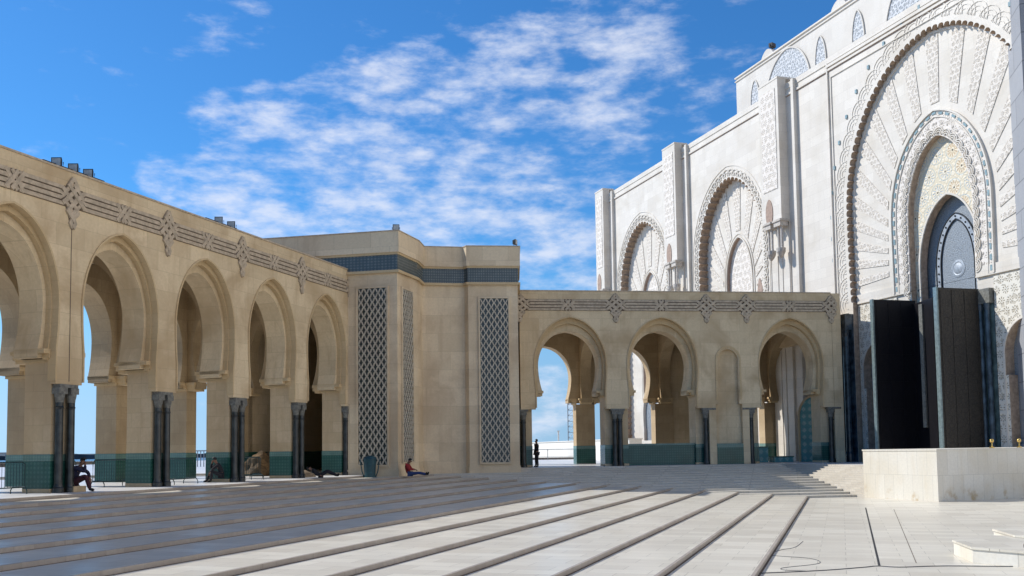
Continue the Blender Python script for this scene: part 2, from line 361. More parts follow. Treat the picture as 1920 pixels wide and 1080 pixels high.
def ribbon(bm,path,wd,y0,y1):
    "raised strip following an open path in the x-z plane"
    a=offset(path,wd/2); b=offset(path,-wd/2); V=[]
    for p,q in zip(a,b): V.append([bm.verts.new((p[0],y0,p[1])),bm.verts.new((q[0],y0,q[1])),bm.verts.new((q[0],y1,q[1])),bm.verts.new((p[0],y1,p[1]))])
    for u,v in zip(V,V[1:]):
        for k in range(4): bm.faces.new([u[k],u[(k+1)%4],v[(k+1)%4],v[k]])
    bm.faces.new(V[0][::-1]); bm.faces.new(V[-1])
def bar(bm,p,q,wd,y0,y1):
    p=Vector(p); q=Vector(q); t=(q-p).normalized()*(q-p).length/2; n=Vector((-t.y,t.x)).normalized()*wd/2; c=(p+q)/2
    obox(bm,(c.x,(y0+y1)/2,c.y),(t.x,0,t.y),(0,(y1-y0)/2,0),(n.x,0,n.y))

# ------------------------------------------------------------ ground, terraces and steps
AL,AB,AM=18.8,82.55,-18.5
dL,nL=D2(AL),N2(AL)
Z0=-1.4
def st(name,bm,m): return tag(link(name,bm,m),kind='structure')
bm=bmesh.new(); prism(bm,[(-300,-120),(400,-120),(400,300),(-300,300)],Z0-2.6,Z0); st('plaza_ground',bm,M['pave'])
bm=bmesh.new(); prism(bm,[(-9000,-6000),(9000,-6000),(9000,9000),(-9000,9000)],-11,-10); st('sea',bm,M['sea'])
def lpt(lat,s,z=0): v=nL*lat+dL*s; return (v.x,v.y)
# shallow terraces rising to the left arcade
for i in range(14):
    lat=1.76+1.753*i; z=Z0+.1*(i+1)
    far=92 if i<13 else 92
    bm=bmesh.new(); prism(bm,[lpt(lat+.07,-40),lpt(lat+.07,far),lpt(110 if i==13 else lat+1.76,far),lpt(110 if i==13 else lat+1.76,-40)],z-.5,z); st('terrace_step',bm,M['terrace'] if i==13 else M['pave'])
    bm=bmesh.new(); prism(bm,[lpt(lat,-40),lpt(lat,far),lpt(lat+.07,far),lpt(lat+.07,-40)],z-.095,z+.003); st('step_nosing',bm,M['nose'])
    bm=bmesh.new(); prism(bm,[lpt(lat-.045,-40),lpt(lat-.045,far),lpt(lat,far),lpt(lat,-40)],z-.11,z-.094); st('step_joint',bm,M['groove'])
# flight of steps towards the right arcade and the mosque
AS=80.
def isect(p,a,q,b):
    u=D2(a);v=D2(b); d=(q[0]-p[0],q[1]-p[1]); den=u.x*v.y-u.y*v.x
    t=(d[0]*v.y-d[1]*v.x)/den; return (p[0]+u.x*t,p[1]+u.y*t)
mR=Vector((cos(R(-AM)),-sin(R(AM)),0)); mR=-N2(AM)
uS=D2(AS)
for i in range(14):
    z=Z0+.11*(i+1)+.004
    def corner(e):   # e shrinks the outline inwards
        pb=(17.87,50.55+.95*i+e); pm=Vector((17.87,50.55,0))+mR*(.27*i+.02+e)
        return isect(pb,AS,(pm.x,pm.y),AM)
    def outline(e,e2=None):
        c=corner(e); w_=(c[0]-uS.x*70,c[1]-uS.y*70); L_=(c[1]-49.2)/D2(AM).y; s_=(c[0]-D2(AM).x*L_,c[1]-D2(AM).y*L_)
        if e2 is None: return [w_,c,s_,(s_[0]+mR.x*14,s_[1]+mR.y*14),(120,60),(120,200),(w_[0],200)]
        c2=corner(e2); w2=(c2[0]-uS.x*70,c2[1]-uS.y*70); L2=(c2[1]-49.2)/D2(AM).y; s2=(c2[0]-D2(AM).x*L2,c2[1]-D2(AM).y*L2)
        return [w_,c,s_,s2,c2,w2]
    bm=bmesh.new()
    prism(bm,outline(.04) if i==13 else outline(.04,1.0 if True else 0),z-.5,z); st('stair_step',bm,M['pave'] if i<13 else M['terrace'])
    bm=bmesh.new(); prism(bm,outline(0,.04),z-.107,z+.003); st('stair_nosing',bm,M['stnose'])
FB=Z0+.11*14+.004   # floor of the right arcade

# beyond the left arcade: quay wall, coast
e=empty('quay_wall',(0,0,0),label='low brown wall at the far edge of the sunlit terrace beyond the left arcade',cat='wall')
bm=bmesh.new(); prism(bm,[lpt(95,-40),lpt(95,120),lpt(96,120),lpt(96,-40)],-.5,.35); link('wall_body',bm,M['quay'],e)
bm=bmesh.new(); prism(bm,[lpt(94.8,-40),lpt(94.8,120),lpt(96.2,120),lpt(96.2,-40)],.35,.47); link('coping',bm,M['quay'],e)
bm=bmesh.new(); rnd=random.Random(3); prev=None
xs=[-3600+i*30 for i in range(150)]
hh=[9+5*math.sin(i*.13)+3*math.sin(i*.41)+rnd.uniform(-1.5,2.5) for i in range(150)]
for (xa,ha),(xb,hb) in zip(zip(xs,hh),zip(xs[1:],hh[1:])):
    p=[bm.verts.new(q) for q in [(xa,2600,-10.5),(xb,2600,-10.5),(xb,2600,-4+hb*.8),(xa,2600,-4+ha*.8),(xa,3300,-10.5),(xb,3300,-10.5),(xb,3300,-3+hb),(xa,3300,-3+ha)]]
    for f in [(0,1,2,3),(3,2,6,7),(4,7,6,5)]: bm.faces.new([p[k] for k in f])
st('coast_hills',bm,M['coast'])
for i in range(16):
    xx=-1750+i*95+rnd.uniform(-30,30); hgt=rnd.uniform(6,13)
    o=empty('apartment_block',(xx,2590,-6),label='tiny pale building on the far shore seen between the piers of the left arcade',cat='building',group='buildings on the far shore')
    bm=bmesh.new(); box(bm,-rnd.uniform(5,12),rnd.uniform(5,12),-6,6,-2,hgt); link('wall',bm,M['coastb'],o)
    bm=bmesh.new(); box(bm,-4,4,-7,-6.05,hgt*.3,hgt*.6); link('window',bm,M['dark'],o)

# ------------------------------------------------------------ arcades
def make_arcade(name,loc,az,hp,npier,piers,bays,w0,ztop,floor,depth,label,cat,niche=None,parapets=(),closed=(),geo=None,k0=0,ts=1.0,endwall=None,shadowbays=()):
    """piers: list of s; bays: (s_left_pier_index,centre,halfwidth); local x along, y depth, z up"""
    A=empty(name,(loc[0],loc[1],floor),az,label=label,cat=cat); name2='right' if niche else 'left'
    ZT=ztop-floor; zcap=3.85-floor; zm=6.7-floor; zap=9.93-floor; zsp=5.05-floor
    D1,D2_,D3,D4=geo['d']; TH=geo['th']; s1_,h1_,s2_,h2_,na2=geo['st']; csp=geo['csp']; pfr=geo['pf']; ab=geo['ab']; cy_=geo['cy']; crd=geo['cr']
    for bi,(a,b,c,hw) in enumerate(bays):
        xa,xb=piers[a],piers[b]
        if xa>xb: xa,xb=xb,xa
        up=ZT
        # outer order
        bm=bmesh.new()
        if bi in (niche or ()):
            op=arch(c,.70,7.0-floor,7.75-floor,4.1-floor,0,1.36,.90)
            plate(bm,[(xa,0),(xb,0),(xb,up),(xa,up)],[op],0,.3)
            plate(bm,[(xa,-.1),(xb,-.1),(xb,up),(xa,up)],[],.302,D3)
            link('niche_bay_wall',bm,M['trav'],A)
            bm=bmesh.new(); ribbon(bm,[(c+.82,4.4-floor)]+[(p[0],p[1]) for p in arch(c,.82,7.0-floor,7.92-floor,5.-floor,0)]+[(c-.82,4.4-floor)],.12,-.045,.01); link('niche_moulding',bm,M['warm'],A)
            bm=bmesh.new(); box(bm,c-.9,c+.9,-.03,.299,0,1.1); link('tile_dado',bm,M['green'],A)
            bm=bmesh.new(); box(bm,c-.9,c+.9,-.035,.299,1.1,1.36); link('tile_border',bm,M['greenpale'],A)
        else:
            def opening(w_,za,nar,ft,fw=None): return arch(c,w_,zm,za,zsp,nar,ft,fw)
            h0=half(hw,zm,zap,zsp,.10)
            bottom=zcap
            outer=[(xb,bottom)]+[(xb,up),(xa,up)]+[(xa,bottom),(c-hw+.1,bottom)]+[(c-w_,z) for w_,z in h0]+[(c+w_,z) for w_,z in h0[::-1][1:]]+[(c+hw-.1,bottom)]
            plate(bm,outer,[],0,D1); link('arch_wall',bm,M['trav'],A)
            # thin moulding round the arch
            bm=bmesh.new(); pth=[(c+w_,z) for w_,z in h0]+[(c-w_,z) for w_,z in h0[::-1][1:]]
            pth=[(c+hw-.1,zcap+.1)]+pth+[(c-hw+.1,zcap+.1)]
            ribbon(bm,offset(pth,-.035),.07,-.05,D1+.05); link('arch_moulding',bm,M['warm'],A)
            # second order
            bm=bmesh.new(); h1=half(hw-s1_,zm,zap-h1_,zsp,.12)
            lo=zsp-.35; jw=hw-.28
            outer=[(xb,lo),(xb,up-1.2),(xa,up-1.2),(xa,lo),(c-h1[0][0],lo)]+[(c-w_,z) for w_,z in h1]+[(c+w_,z) for w_,z in h1[::-1][1:]]+[(c+h1[0][0],lo)]
            plate(bm,outer,[],D1+.003,D2_)
            link('second_arch_order',bm,M['warm'],A)
            # inner order: deep reveal
            bm=bmesh.new(); h2=half(hw-s2_,zm,zap-h2_,zsp,na2)
            outer=[(xb,zsp-.3),(xb,up-1.2),(xa,up-1.2),(xa,zsp-.3),(c-h2[0][0],zsp-.3)]+[(c-w_,z) for w_,z in h2]+[(c+w_,z) for w_,z in h2[::-1][1:]]+[(c+h2[0][0],zsp-.3)]
            plate(bm,outer,[],D2_+.003,D3); link('inner_arch',bm,M['trav'],A)
            # moulded imposts
            for sg in(-1,1):
                bm=bmesh.new(); xo=(xb if sg>0 else xa)-sg*(hp-.1); xe=(xb if sg>0 else xa)-sg*hp; ov=abs(xe-c)-h2[0][0]
                for (za,zb,pr) in((zsp-.42,zsp-.3,.06),(zsp-.3,zsp-.14,ov*.55),(zsp-.14,zsp+.02,ov)):
                    x0_,x1_=sorted((xo,xe-sg*pr)); box(bm,x0_,x1_,D1-.06,D3+.03,za,zb)
                link('impost',bm,M['warm'],A)
        # frieze with strapwork
        if True:
            bm=bmesh.new(); zb,zt_=10.27-floor,10.98-floor; zmid=(zb+zt_)/2
            mids=[(xa+xb)/2] if (xb-xa)>3.5 else []
            cuts=[xa]+mids+[xb]
            for q0,q1 in zip(cuts,cuts[1:]):
                l=q0+(.46*ts if q0 in(xa,xb) else .20*ts); r=q1-(.46*ts if q1 in(xa,xb) else .20*ts)
                for zz in (zb+.068,zt_-.068): bar(bm,(l+.0,zz),(r-.0,zz),.135,-.06,.01)
                ring=[((l+r)/2,zmid-.098),(r-.14,zmid-.098),(r+.02,zmid),(r-.14,zmid+.098),(l+.14,zmid+.098),(l-.02,zmid),(l+.14,zmid-.098),((l+r)/2,zmid-.098)]
                ribbon(bm,ring,.145,-.06,.01)
            for q in mids:
                for sg in(-1,1):
                    for of in(-.13,.13): bar(bm,(q+sg*.26*ts+of*ts,zt_-.02),(q-sg*.26*ts+of*ts,zb+.02),.15,-.07-(.015 if sg>0 else 0),.01)
            link('strapwork_frieze',bm,M['strap'],A)
            bm=bmesh.new(); box(bm,xa+.02,xb-.02,-.008,.005,zb-.02,zt_+.02); link('frieze_ground',bm,M['groove'],A)  # dark plate: shadow lines between the straps put into the colour
    # knots, piers, columns
    for pi,s in enumerate(piers):
        f_=floor; lo=-.30*ts if (endwall=='both' and pi==0) else -9; hi=.30*ts if (endwall is not None and pi==len(piers)-1) else 9
        def kn(pts): return [(s+min(hi,max(lo,x_*ts)),z_-f_) for x_,z_ in pts]
        bm=bmesh.new(); plate(bm,kn([(-.5,10.66),(-.34,10.3),(-.16,9.85),(-.12,9.6),(0,9.44),(.12,9.6),(.16,9.85),(.34,10.3),(.5,10.66),(.40,10.9),(.10,11.34),(0,11.42),(-.10,11.34),(-.40,10.9)]),[],-.012,.004); link('knot_ground',bm,M['groove'],A)  # dark plate painting the shadow between and around the knot straps
        bm=bmesh.new()
        for sg,dp in((1,0),(-1,.014)):
            m_=lambda L: kn([(sg*x_,z_) for x_,z_ in L])
            ribbon(bm,m_([(-.50,10.34),(-.12,10.72),(.22,11.05),(0,11.34)]),.16,-.085-dp,.0)
            ribbon(bm,m_([(-.50,10.90),(-.16,10.56),(.16,10.24),(.26,10.12),(-.02,9.84),(-.10,9.70),(0,9.52)]),.16,-.075-dp,.0)
            ribbon(bm,m_([(-.46,10.66),(-.30,10.86),(0,11.14)]),.135,-.07-dp,.0)
            ribbon(bm,m_([(-.36,10.44),(-.02,10.10),(.14,9.92)]),.135,-.065-dp,.0)
            ribbon(bm,m_([(-.19,10.66),(0,10.86)]),.125,-.07-dp,.0); ribbon(bm,m_([(-.19,10.66),(0,10.46)]),.125,-.07-dp,.0)
        link('interlaced_knot',bm,M['strap'],A)
        # pier behind the columns
        pw=hp
        lft=s-pw; rgt=s+pw
        bm=bmesh.new(); box(bm,lft,rgt,pfr,D3-.02,0,zsp-.42); box(bm,lft-.02,rgt+.02,pfr-.02,D3,0,.14)
        pr=link('pier',bm,M['trav2'],A)
        bm=bmesh.new(); box(bm,lft-.018,rgt+.018,pfr-.018,D3-.002,.14,1.12); link('tile_dado',bm,M['green'],pr)
        bm=bmesh.new(); box(bm,lft-.016,rgt+.016,pfr-.016,D3-.004,1.122,1.36); link('tile_border',bm,M['greenpale'],pr)
        for sg in(-1,1):
            bm=bmesh.new(); cx=s+sg*csp
            lathe(bm,cx,cy_,[(r_*crd,z_) for r_,z_ in [(1.4,0),(1.4,.16),(1.2,.2),(1.15,.26),(1.05,.3),(1,2.95-floor),(1.07,3.0-floor),(1.15,3.03-floor),(1,3.06-floor),(1,3.2-floor)]],18)
            cl=link('column',bm,M['blackm'],A,smooth=False)
            bm=bmesh.new(); lathe(bm,cx,cy_,[(crd*1.03,3.2-floor),(crd*1.1,3.3-floor),(crd*1.3,3.42-floor),(crd*1.35,3.5-floor)],16); box(bm,cx-crd*1.35,cx+crd*1.35,cy_-crd*1.35,cy_+crd*1.35,3.5-floor,3.72-floor); link('capital',bm,M['caps'],cl)
        bm=bmesh.new(); box(bm,s-ab,s+ab,-.03,pfr+.02,3.722-floor,3.848-floor); link('abacus',bm,M['caps'],A)
        bm=bmesh.new(); box(bm,s-ab,s+ab,-.06,pfr,-.15,.0); link('column_plinth',bm,M['trav2'],A)
        # back row
        if (name,pi) not in shadowskip:
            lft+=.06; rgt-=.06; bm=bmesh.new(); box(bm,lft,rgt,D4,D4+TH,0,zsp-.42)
            pr=link('rear_pier',bm,M['trav_shade'],A)
            bm=bmesh.new(); box(bm,lft-.018,rgt+.018,D4-.018,D4+TH+.018,.0,1.12); link('tile_dado',bm,M['green'],pr)
            bm=bmesh.new(); box(bm,lft-.016,rgt+.016,D4-.016,D4+TH+.016,1.122,1.36); link('tile_border',bm,M['greenpale'],pr)
            # transverse arch across the gallery, built in the y-z plane
            bm=bmesh.new(); mid=(D3+D4)/2; hwt=(D4-D3)/2-.35
            ht=half(hwt,6.9-floor,9.6-floor,zsp,.3)
            outer=[(D4,zsp-.3),(D4,up-1.22),(D3+.003,up-1.22),(D3+.003,zsp-.3),(mid-hwt+.3,zsp-.3)]+[(mid-w_,z) for w_,z in ht]+[(mid+w_,z) for w_,z in ht[::-1][1:]]+[(mid+hwt-.3,zsp-.3)]
            tmp=bmesh.new(); plate(tmp,outer,[],-.4,.4)
            for v in tmp.verts: v.co=Vector((s+v.co.y,v.co.x,v.co.z))
            me=bpy.data.meshes.new('t'); tmp.to_mesh(me); bm.from_mesh(me); tmp.free()
            link('transverse_arch',bm,M['trav_shade'],A)
            for yy in (D3+.02,D4-.5): 
                bm=bmesh.new()
                for (za,zb2,pr_) in((zsp-.42,zsp-.3,.0),(zsp-.3,zsp-.12,.08),(zsp-.12,zsp+.02,.16)): box(bm,s-.42-pr_,s+.42+pr_,yy-pr_*.5,yy+.48+pr_*.5,za,zb2)
                link('gallery_corbel',bm,M['warm'],A)
    for bi,(a,b,c,hw) in enumerate(bays):
        xa,xb=sorted((piers[a],piers[b])); up=ZT
        bm=bmesh.new()
        if bi in closed:
            if name2=='right':
                box(bm,xa,xb,D4+.1,D4+TH-.1,0,up-1.2); link('rear_wall',bm,M['trav2'],A)
                bm=bmesh.new(); box(bm,xa,xb,D4+.08,D4+.098,0,1.36); link('tile_dado',bm,M['green'],A)
            else:
                dd=D4+TH
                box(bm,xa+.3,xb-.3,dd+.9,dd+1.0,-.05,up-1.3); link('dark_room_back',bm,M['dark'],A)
                bm=bmesh.new(); box(bm,xa,xb,dd+1.01,dd+1.2,-.05,up-1.2); box(bm,xa,xb,dd+.01,dd+1.2,up-1.2,up-1.0)
                if bi==5: box(bm,xa-.2,xa,dd+.01,dd+1.2,-.05,up-1.2)
                if bi==6: box(bm,xb,xb+.2,dd+.01,dd+1.2,-.05,up-1.2)
                link('rear_room_wall',bm,M['trav2'],A)
        if bi not in closed or name2!='right':
            bm.free() if False else None; bm=bmesh.new()
            h2=half(hw-s2_,zm,zap-h2_,zsp,na2)
            outer=[(xb,zsp-.3),(xb,up-1.2),(xa,up-1.2),(xa,zsp-.3),(c-h2[0][0],zsp-.3)]+[(c-w_,z) for w_,z in h2]+[(c+w_,z) for w_,z in h2[::-1][1:]]+[(c+h2[0][0],zsp-.3)]
            plate(bm,outer,[],D4+.003,D4+TH); link('rear_arch',bm,M['trav_shade'],A)
            for sg in(-1,1):
                bm=bmesh.new(); xo=(xb if sg>0 else xa)-sg*(hp-.1); xe=(xb if sg>0 else xa)-sg*hp; ov=abs(xe-c)-h2[0][0]
                for (za,zb,pr) in((zsp-.42,zsp-.3,.06),(zsp-.3,zsp-.14,ov*.55),(zsp-.14,zsp+.02,ov)):
                    x0_,x1_=sorted((xo,xe-sg*pr)); box(bm,x0_,x1_,D4-.04,D4+TH+.04,za,zb)
                link('impost',bm,M['warm'],A)
        if bi in parapets:
            bm=bmesh.new(); box(bm,xa+hp+.003,xb-hp-.003,pfr+.2,pfr+.55,0,1.3); q=link('parapet',bm,M['green'],A)
            bm=bmesh.new(); box(bm,xa+hp+.004,xb-hp-.004,pfr+.16,pfr+.59,1.3,1.42); link('coping',bm,M['greenpale'],q)
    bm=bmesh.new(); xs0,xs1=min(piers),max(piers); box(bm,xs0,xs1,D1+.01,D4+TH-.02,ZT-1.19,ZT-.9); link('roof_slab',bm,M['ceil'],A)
    bm=bmesh.new(); box(bm,xs0,xs1,D4+TH-.4,D4+TH,ZT-.9,ZT); link('rear_roof_parapet',bm,M['trav2'],A)
    bm=bmesh.new(); box(bm,xs0-.0,xs1+.0,-.04,.5,ZT,ZT+.07); link('roof_coping',bm,M['strap'],A)
    return A
shadowskip=set()
LPx=nL*26.14+dL*48.387
P5=5.24
Lp=[.08-P5*k for k in range(7,-1,-1)]
Lb=[(i,i+1,(Lp[i]+Lp[i+1])/2,2.10) for i in range(7)]
ARL=make_arcade('arcade',LPx,AL,.47,8,Lp,Lb,2.1,11.57,0.0,7.4,
   'long sandstone arcade on the left with horseshoe arches on paired black columns','arcade',closed=(),geo=dict(d=(.25,.48,1.55,6.7),th=1.2,st=(.12,.30,.26,.62,.20),csp=.27,pf=.33,ab=.42,cy=.15,cr=.138),ts=1.0,endwall='right')
Bp=[.1,6.46,12.6,15.35,21.3]
Bb=[(0,1,3.4,2.42),(1,2,9.53,2.42),(2,3,13.98,1.0),(3,4,18.35,2.30)]
ARB=make_arcade('arcade',(.4454,61.754),AB,.78,5,Bp,Bb,2.42,11.52,FB,7.6,
   'shaded sandstone arcade in the middle joining the tiled tower to the white mosque','arcade',geo=dict(d=(.38,.74,1.9,10.3),th=1.2,st=(.2,.42,.4,.86,.26),csp=.18,pf=.5,ab=.46,cy=.22,cr=.155),niche=(2,),parapets=(1,),closed=(2,),ts=1.22,endwall='both')
# the left gallery runs on behind the tower as a closed dark passage
bm=bmesh.new(); box(bm,.09,13,6.7,7.9,0,10.3); link('passage_rear_wall',bm,M['trav2'],ARL)
bm=bmesh.new(); box(bm,13,13.4,.1,7.9,0,10.3); link('passage_end_wall',bm,M['trav2'],ARL)
bm=bmesh.new(); box(bm,.09,13.4,.1,7.9,10.38,10.6); link('passage_ceiling',bm,M['ceil'],ARL)
bm=bmesh.new(); box(bm,.09,13.0,6.68,6.698,0,1.36); link('passage_tile_dado',bm,M['green'],ARL)
bm=bmesh.new(); box(bm,-20.90,-20.865,-.006,.01,3.95,9.45); link('expansion_joint',bm,M['groove'],ARL)
# end wall of the right arcade
bm=bmesh.new(); box(bm,21.32,21.95,.0,1.9,0,11.52-FB); link('end_wall',bm,M['trav'],ARB)
bm=bmesh.new(); box(bm,21.32,21.95,1.9,9.4,8.6,11.0-FB); link('end_wall_top',bm,M['trav2'],ARB)

# ------------------------------------------------------------ corner tower
T=empty('corner_tower',(-2.6,57.8,-.45),label='tall plain stone corner pavilion with blue green tile band and diamond lattice panels',cat='tower')
TP=[(-15,55.3),(-6.35,53.4),(-5.52,56.0),(-5.35,57.75),(-2.82,58.2),(-2.58,57.8),(.42,58.1),(.42,63),(-6,68),(-15,68)]
def shift(poly,o=(2.6,-57.8)): return [(p[0]+o[0],p[1]+o[1]) for p in poly]
def grow(poly,d):
    n=len(poly); out=[]
    for i in range(n):
        a,b,c=Vector(poly[i-1]),Vector(poly[i]),Vector(poly[(i+1)%n])
        t1=(b-a).normalized(); t2=(c-b).normalized(); n1=Vector((t1.y,-t1.x)); n2=Vector((t2.y,-t2.x))
        k=(n1+n2); k=k/max(.35,k.length_squared)*2
        out.append((b.x+k.x*d,b.y+k.y*d))
    return out
TS=shift(TP)
TL=shift([(-9.25,54.05),(-6.35,53.4),(-5.52,56.0),(-5.35,57.75),(-2.82,58.2),(-2.58,57.8),(.42,58.1),(.42,63),(-1.0,67),(-4.86,67.0)])
def tz(z): return z+.45
bm=bmesh.new(); prism(bm,TL,0,tz(10.95)); link('lower_wall',bm,M['tower'],T)
bm=bmesh.new(); prism(bm,grow(TS,.002),tz(10.95),tz(12.25))
# cut lattice recesses: build panels proud-framed instead
tw=link('wall',bm,M['tower'],T)
bm=bmesh.new(); prism(bm,grow(TS,.16),tz(12.42),tz(13.6)); link('parapet',bm,M['tower'],T)
bm=bmesh.new(); prism(bm,grow(TS,.10),tz(12.30),tz(12.42)); link('cornice_moulding',bm,M['warm'],T)
bm=bmesh.new(); prism(bm,grow(TS,.04),tz(11.42),tz(12.30)); link('tile_band',bm,M['bluetile'],T)
bm=bmesh.new(); prism(bm,grow(TS,.16),tz(11.27),tz(11.42)); link('string_course',bm,M['warm'],T)
bm=bmesh.new(); prism(bm,grow(TS,.19),tz(13.6),tz(13.66)); link('roof_coping',bm,M['strap'],T)
def lattice(parent,p0,p1,s0,s1,z0,z1,px,pz,out=.05):
    "framed diamond lattice panel on the wall from p0 to p1 (plan points)"
    a=Vector((p0[0]+2.6,p0[1]-57.8,0)); b=Vector((p1[0]+2.6,p1[1]-57.8,0)); d=(b-a).normalized(); n=Vector((d.y,-d.x,0))
    Mx=Matrix(((d.x,n.x,0,a.x),(d.y,n.y,0,a.y),(0,0,1,0),(0,0,0,1)))
    def fin(name,bm,m,par):
        bm.transform(Mx); return link(name,bm,m,par)
    fr=bmesh.new(); fw=.10
    box(fr,s0-fw,s0,0,.10,z0-fw,z1+fw); box(fr,s1,s1+fw,0,.10,z0-fw,z1+fw); box(fr,s0,s1,0,.10,z1,z1+fw); box(fr,s0,s1,0,.10,z0-fw,z0)
    F=fin('lattice_panel',fr,M['tower'],parent)
    bk=bmesh.new(); box(bk,s0,s1,.0,.012,z0,z1); fin('tile_backing',bk,M['latback'],F)
    L=bmesh.new(); nz=int((z1-z0)/pz*14)
    for sg in(-1,1):
        k=-60
        while k<60:
            run=[]
            for i in range(nz+1):
                z=z0+(z1-z0)*i/nz; t=(z-z0)/pz
                x_=s0+px*(k+sg*t)+.045*px*sin(2*PI*t*2)*sg
                if s0<=x_<=s1: run.append((x_,z))
                else:
                    if len(run)>1: ribbon(L,run,.068,.012,.075+(.012 if sg>0 else 0))
                    run=[]
            if len(run)>1: ribbon(L,run,.068,.012,.075+(.012 if sg>0 else 0))
            k+=1
    fin('lattice_bars',L,M['latbar'],F)
M['latback']=zellige('dark_lattice_tile',(.055,.068,.062),(.09,.10,.085),(.035,.045,.045),.3)
M['latbar']=plain('lattice_bar_stone',(.52,.45,.34),.7)
d1=(Vector(TP[1])-Vector(TP[0])).length
lattice(T,TP[0],TP[1],d1-2.30,d1-.60,tz(.55),tz(10.45),.34,.52)
lattice(T,TP[1],TP[2],.55,2.0,tz(.70),tz(10.45),.30,.52)
lattice(T,TP[5],TP[6],.70,2.42,tz(.55),tz(10.45),.344,.52)
bm=bmesh.new(); prism(bm,grow(TL,.06),0,tz(.28)); link('plinth',bm,M['tower'],T)

# ------------------------------------------------------------ mosque
MP=Vector((23.0,67.0,0)); FM=FB
MO=empty('mosque',(23.0,67.0,0),AM,label='huge white marble mosque facade with carved horseshoe portal on the right',cat='mosque')
W,ST,BR=M['white'],M['stucco'],M['brown']
def rag(path,lob,dep):
    "scalloped edge: pushes points of a dense path outwards in lobes"
    # resample evenly
    L=[0]
    for a,b in zip(path,path[1:]): L.append(L[-1]+math.hypot(b[0]-a[0],b[1]-a[1]))
    tot=L[-1]; nl=max(8,round(tot/lob)); out=[]; per=8
    off=[]
    j=0
    pts=[]
    for i in range(nl*per+1):
        t=tot*i/(nl*per)
        while j<len(L)-2 and L[j+1]<t: j+=1
        u=(t-L[j])/max(1e-9,L[j+1]-L[j]); pts.append((path[j][0]*(1-u)+path[j+1][0]*u,path[j][1]*(1-u)+path[j+1][1]*u))
    for i,p in enumerate(pts):
        a=pts[max(i-1,0)]; b=pts[min(i+1,len(pts)-1)]; tx,ty=b[0]-a[0],b[1]-a[1]; l=math.hypot(tx,ty) or 1
        ph=(i%per)/per; d=dep*math.sqrt(max(0,1-(2*ph-1)**2)) if i%per else -dep*.35
        out.append((p[0]+ty/l*d,p[1]-tx/l*d))
    return out,pts
def openpath(c,hw,zm,zap,zs,nar,foot):
    h=half(hw,zm,zap,zs,nar,40); return [(c+hw-nar,foot)]+[(c+w_,z) for w_,z in h]+[(c-w_,z) for w_,z in h[::-1][1:]]+[(c-hw+nar,foot)]
CP=-9.3
portal=openpath(CP,8.0,17.3,27.0,11.0,.15,11.0)
pr_edge,pr_pts=rag(portal,.5,.19)
pr_loop=pr_edge+[(CP-7.85,11.0),(CP-7.85,FM-.3),(CP+7.85,FM-.3),(CP+7.85,11.0)]
bl={}
for c in (14.3,30.8):
    p=openpath(c,4.9,17.5,24.0,9.0,.1,2.0); e_,q_=rag(p,.62,.20); bl[c]=(e_,q_)
bm=bmesh.new(); TOP=28.5
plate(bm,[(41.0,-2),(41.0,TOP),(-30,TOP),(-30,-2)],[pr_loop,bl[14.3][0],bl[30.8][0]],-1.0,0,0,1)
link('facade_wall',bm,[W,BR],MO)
# side wall seen from behind the far end and body
bm=bmesh.new(); box(bm,-30,40.9,-30,-3.2,-2,28.3); link('building_body',bm,M['whiteup'],MO)
bm=bmesh.new(); box(bm,-30,41.05,-3.2,.06,TOP,TOP+.42); box(bm,-30,41.0,0,.10,TOP-.55,TOP-.40); link('cornice',bm,W,MO)
bm=bmesh.new(); box(bm,-30,41.0,0,.03,TOP-.62,TOP-.55); link('cornice_groove',bm,M['pink'],MO)
def arcs(bm,pts,step,rad,y0,y1,wd,lo=0):
    "rows of raised scallop arcs along a path"
    n=len(pts)
    for i in range(0,n-1,step):
        p=pts[i]; a=pts[max(i-1,0)]; b=pts[min(i+1,n-1)]; tx,ty=b[0]-a[0],b[1]-a[1]; l=math.hypot(tx,ty); tx/=l; ty/=l; nx,ny=ty,-tx
        ar=[(p[0]+rad*(cos(t)*tx+sin(t)*nx*1.0),p[1]+rad*(cos(t)*ty+sin(t)*ny*1.0)) for t in [PI*k/8 for k in range(9)]]
        ribbon(bm,ar,wd,y0,y1)
def offp(pts,d): return [(p[0],p[1]) for p in offset(pts,d)]
bm=bmesh.new()
for k,(dd,rad,step) in enumerate(((.50,.34,16),(.50,.60,16),(.50,.86,16))): arcs(bm,offp(pr_pts,dd),step,rad,0,.026+.006*k,.05)
link('scalloped_arch_band',bm,W,MO)
for i,p in enumerate(offp(pr_pts,1.75)):
    if i%24==6 and p[1]>12: bm=bmesh.new(); obox(bm,(p[0],.04,p[1]),(.09,0,0),(0,.04,0),(0,0,.13)); link('glazed_stud',bm,M['cyan'],MO)
# rectangular frame of the portal
bm=bmesh.new()
for o_,wd in((.30,.10),(-.35,.06)):
    pass
box(bm,.28,.40,0,.12,-1,TOP+.02); box(bm,-.02,.04,0,.07,-1,27.4); box(bm,-30,.04,0,.07,27.4,27.46); box(bm,-30,.40,0.1,.14,TOP-.3,TOP-.1)
link('portal_frame',bm,W,MO)
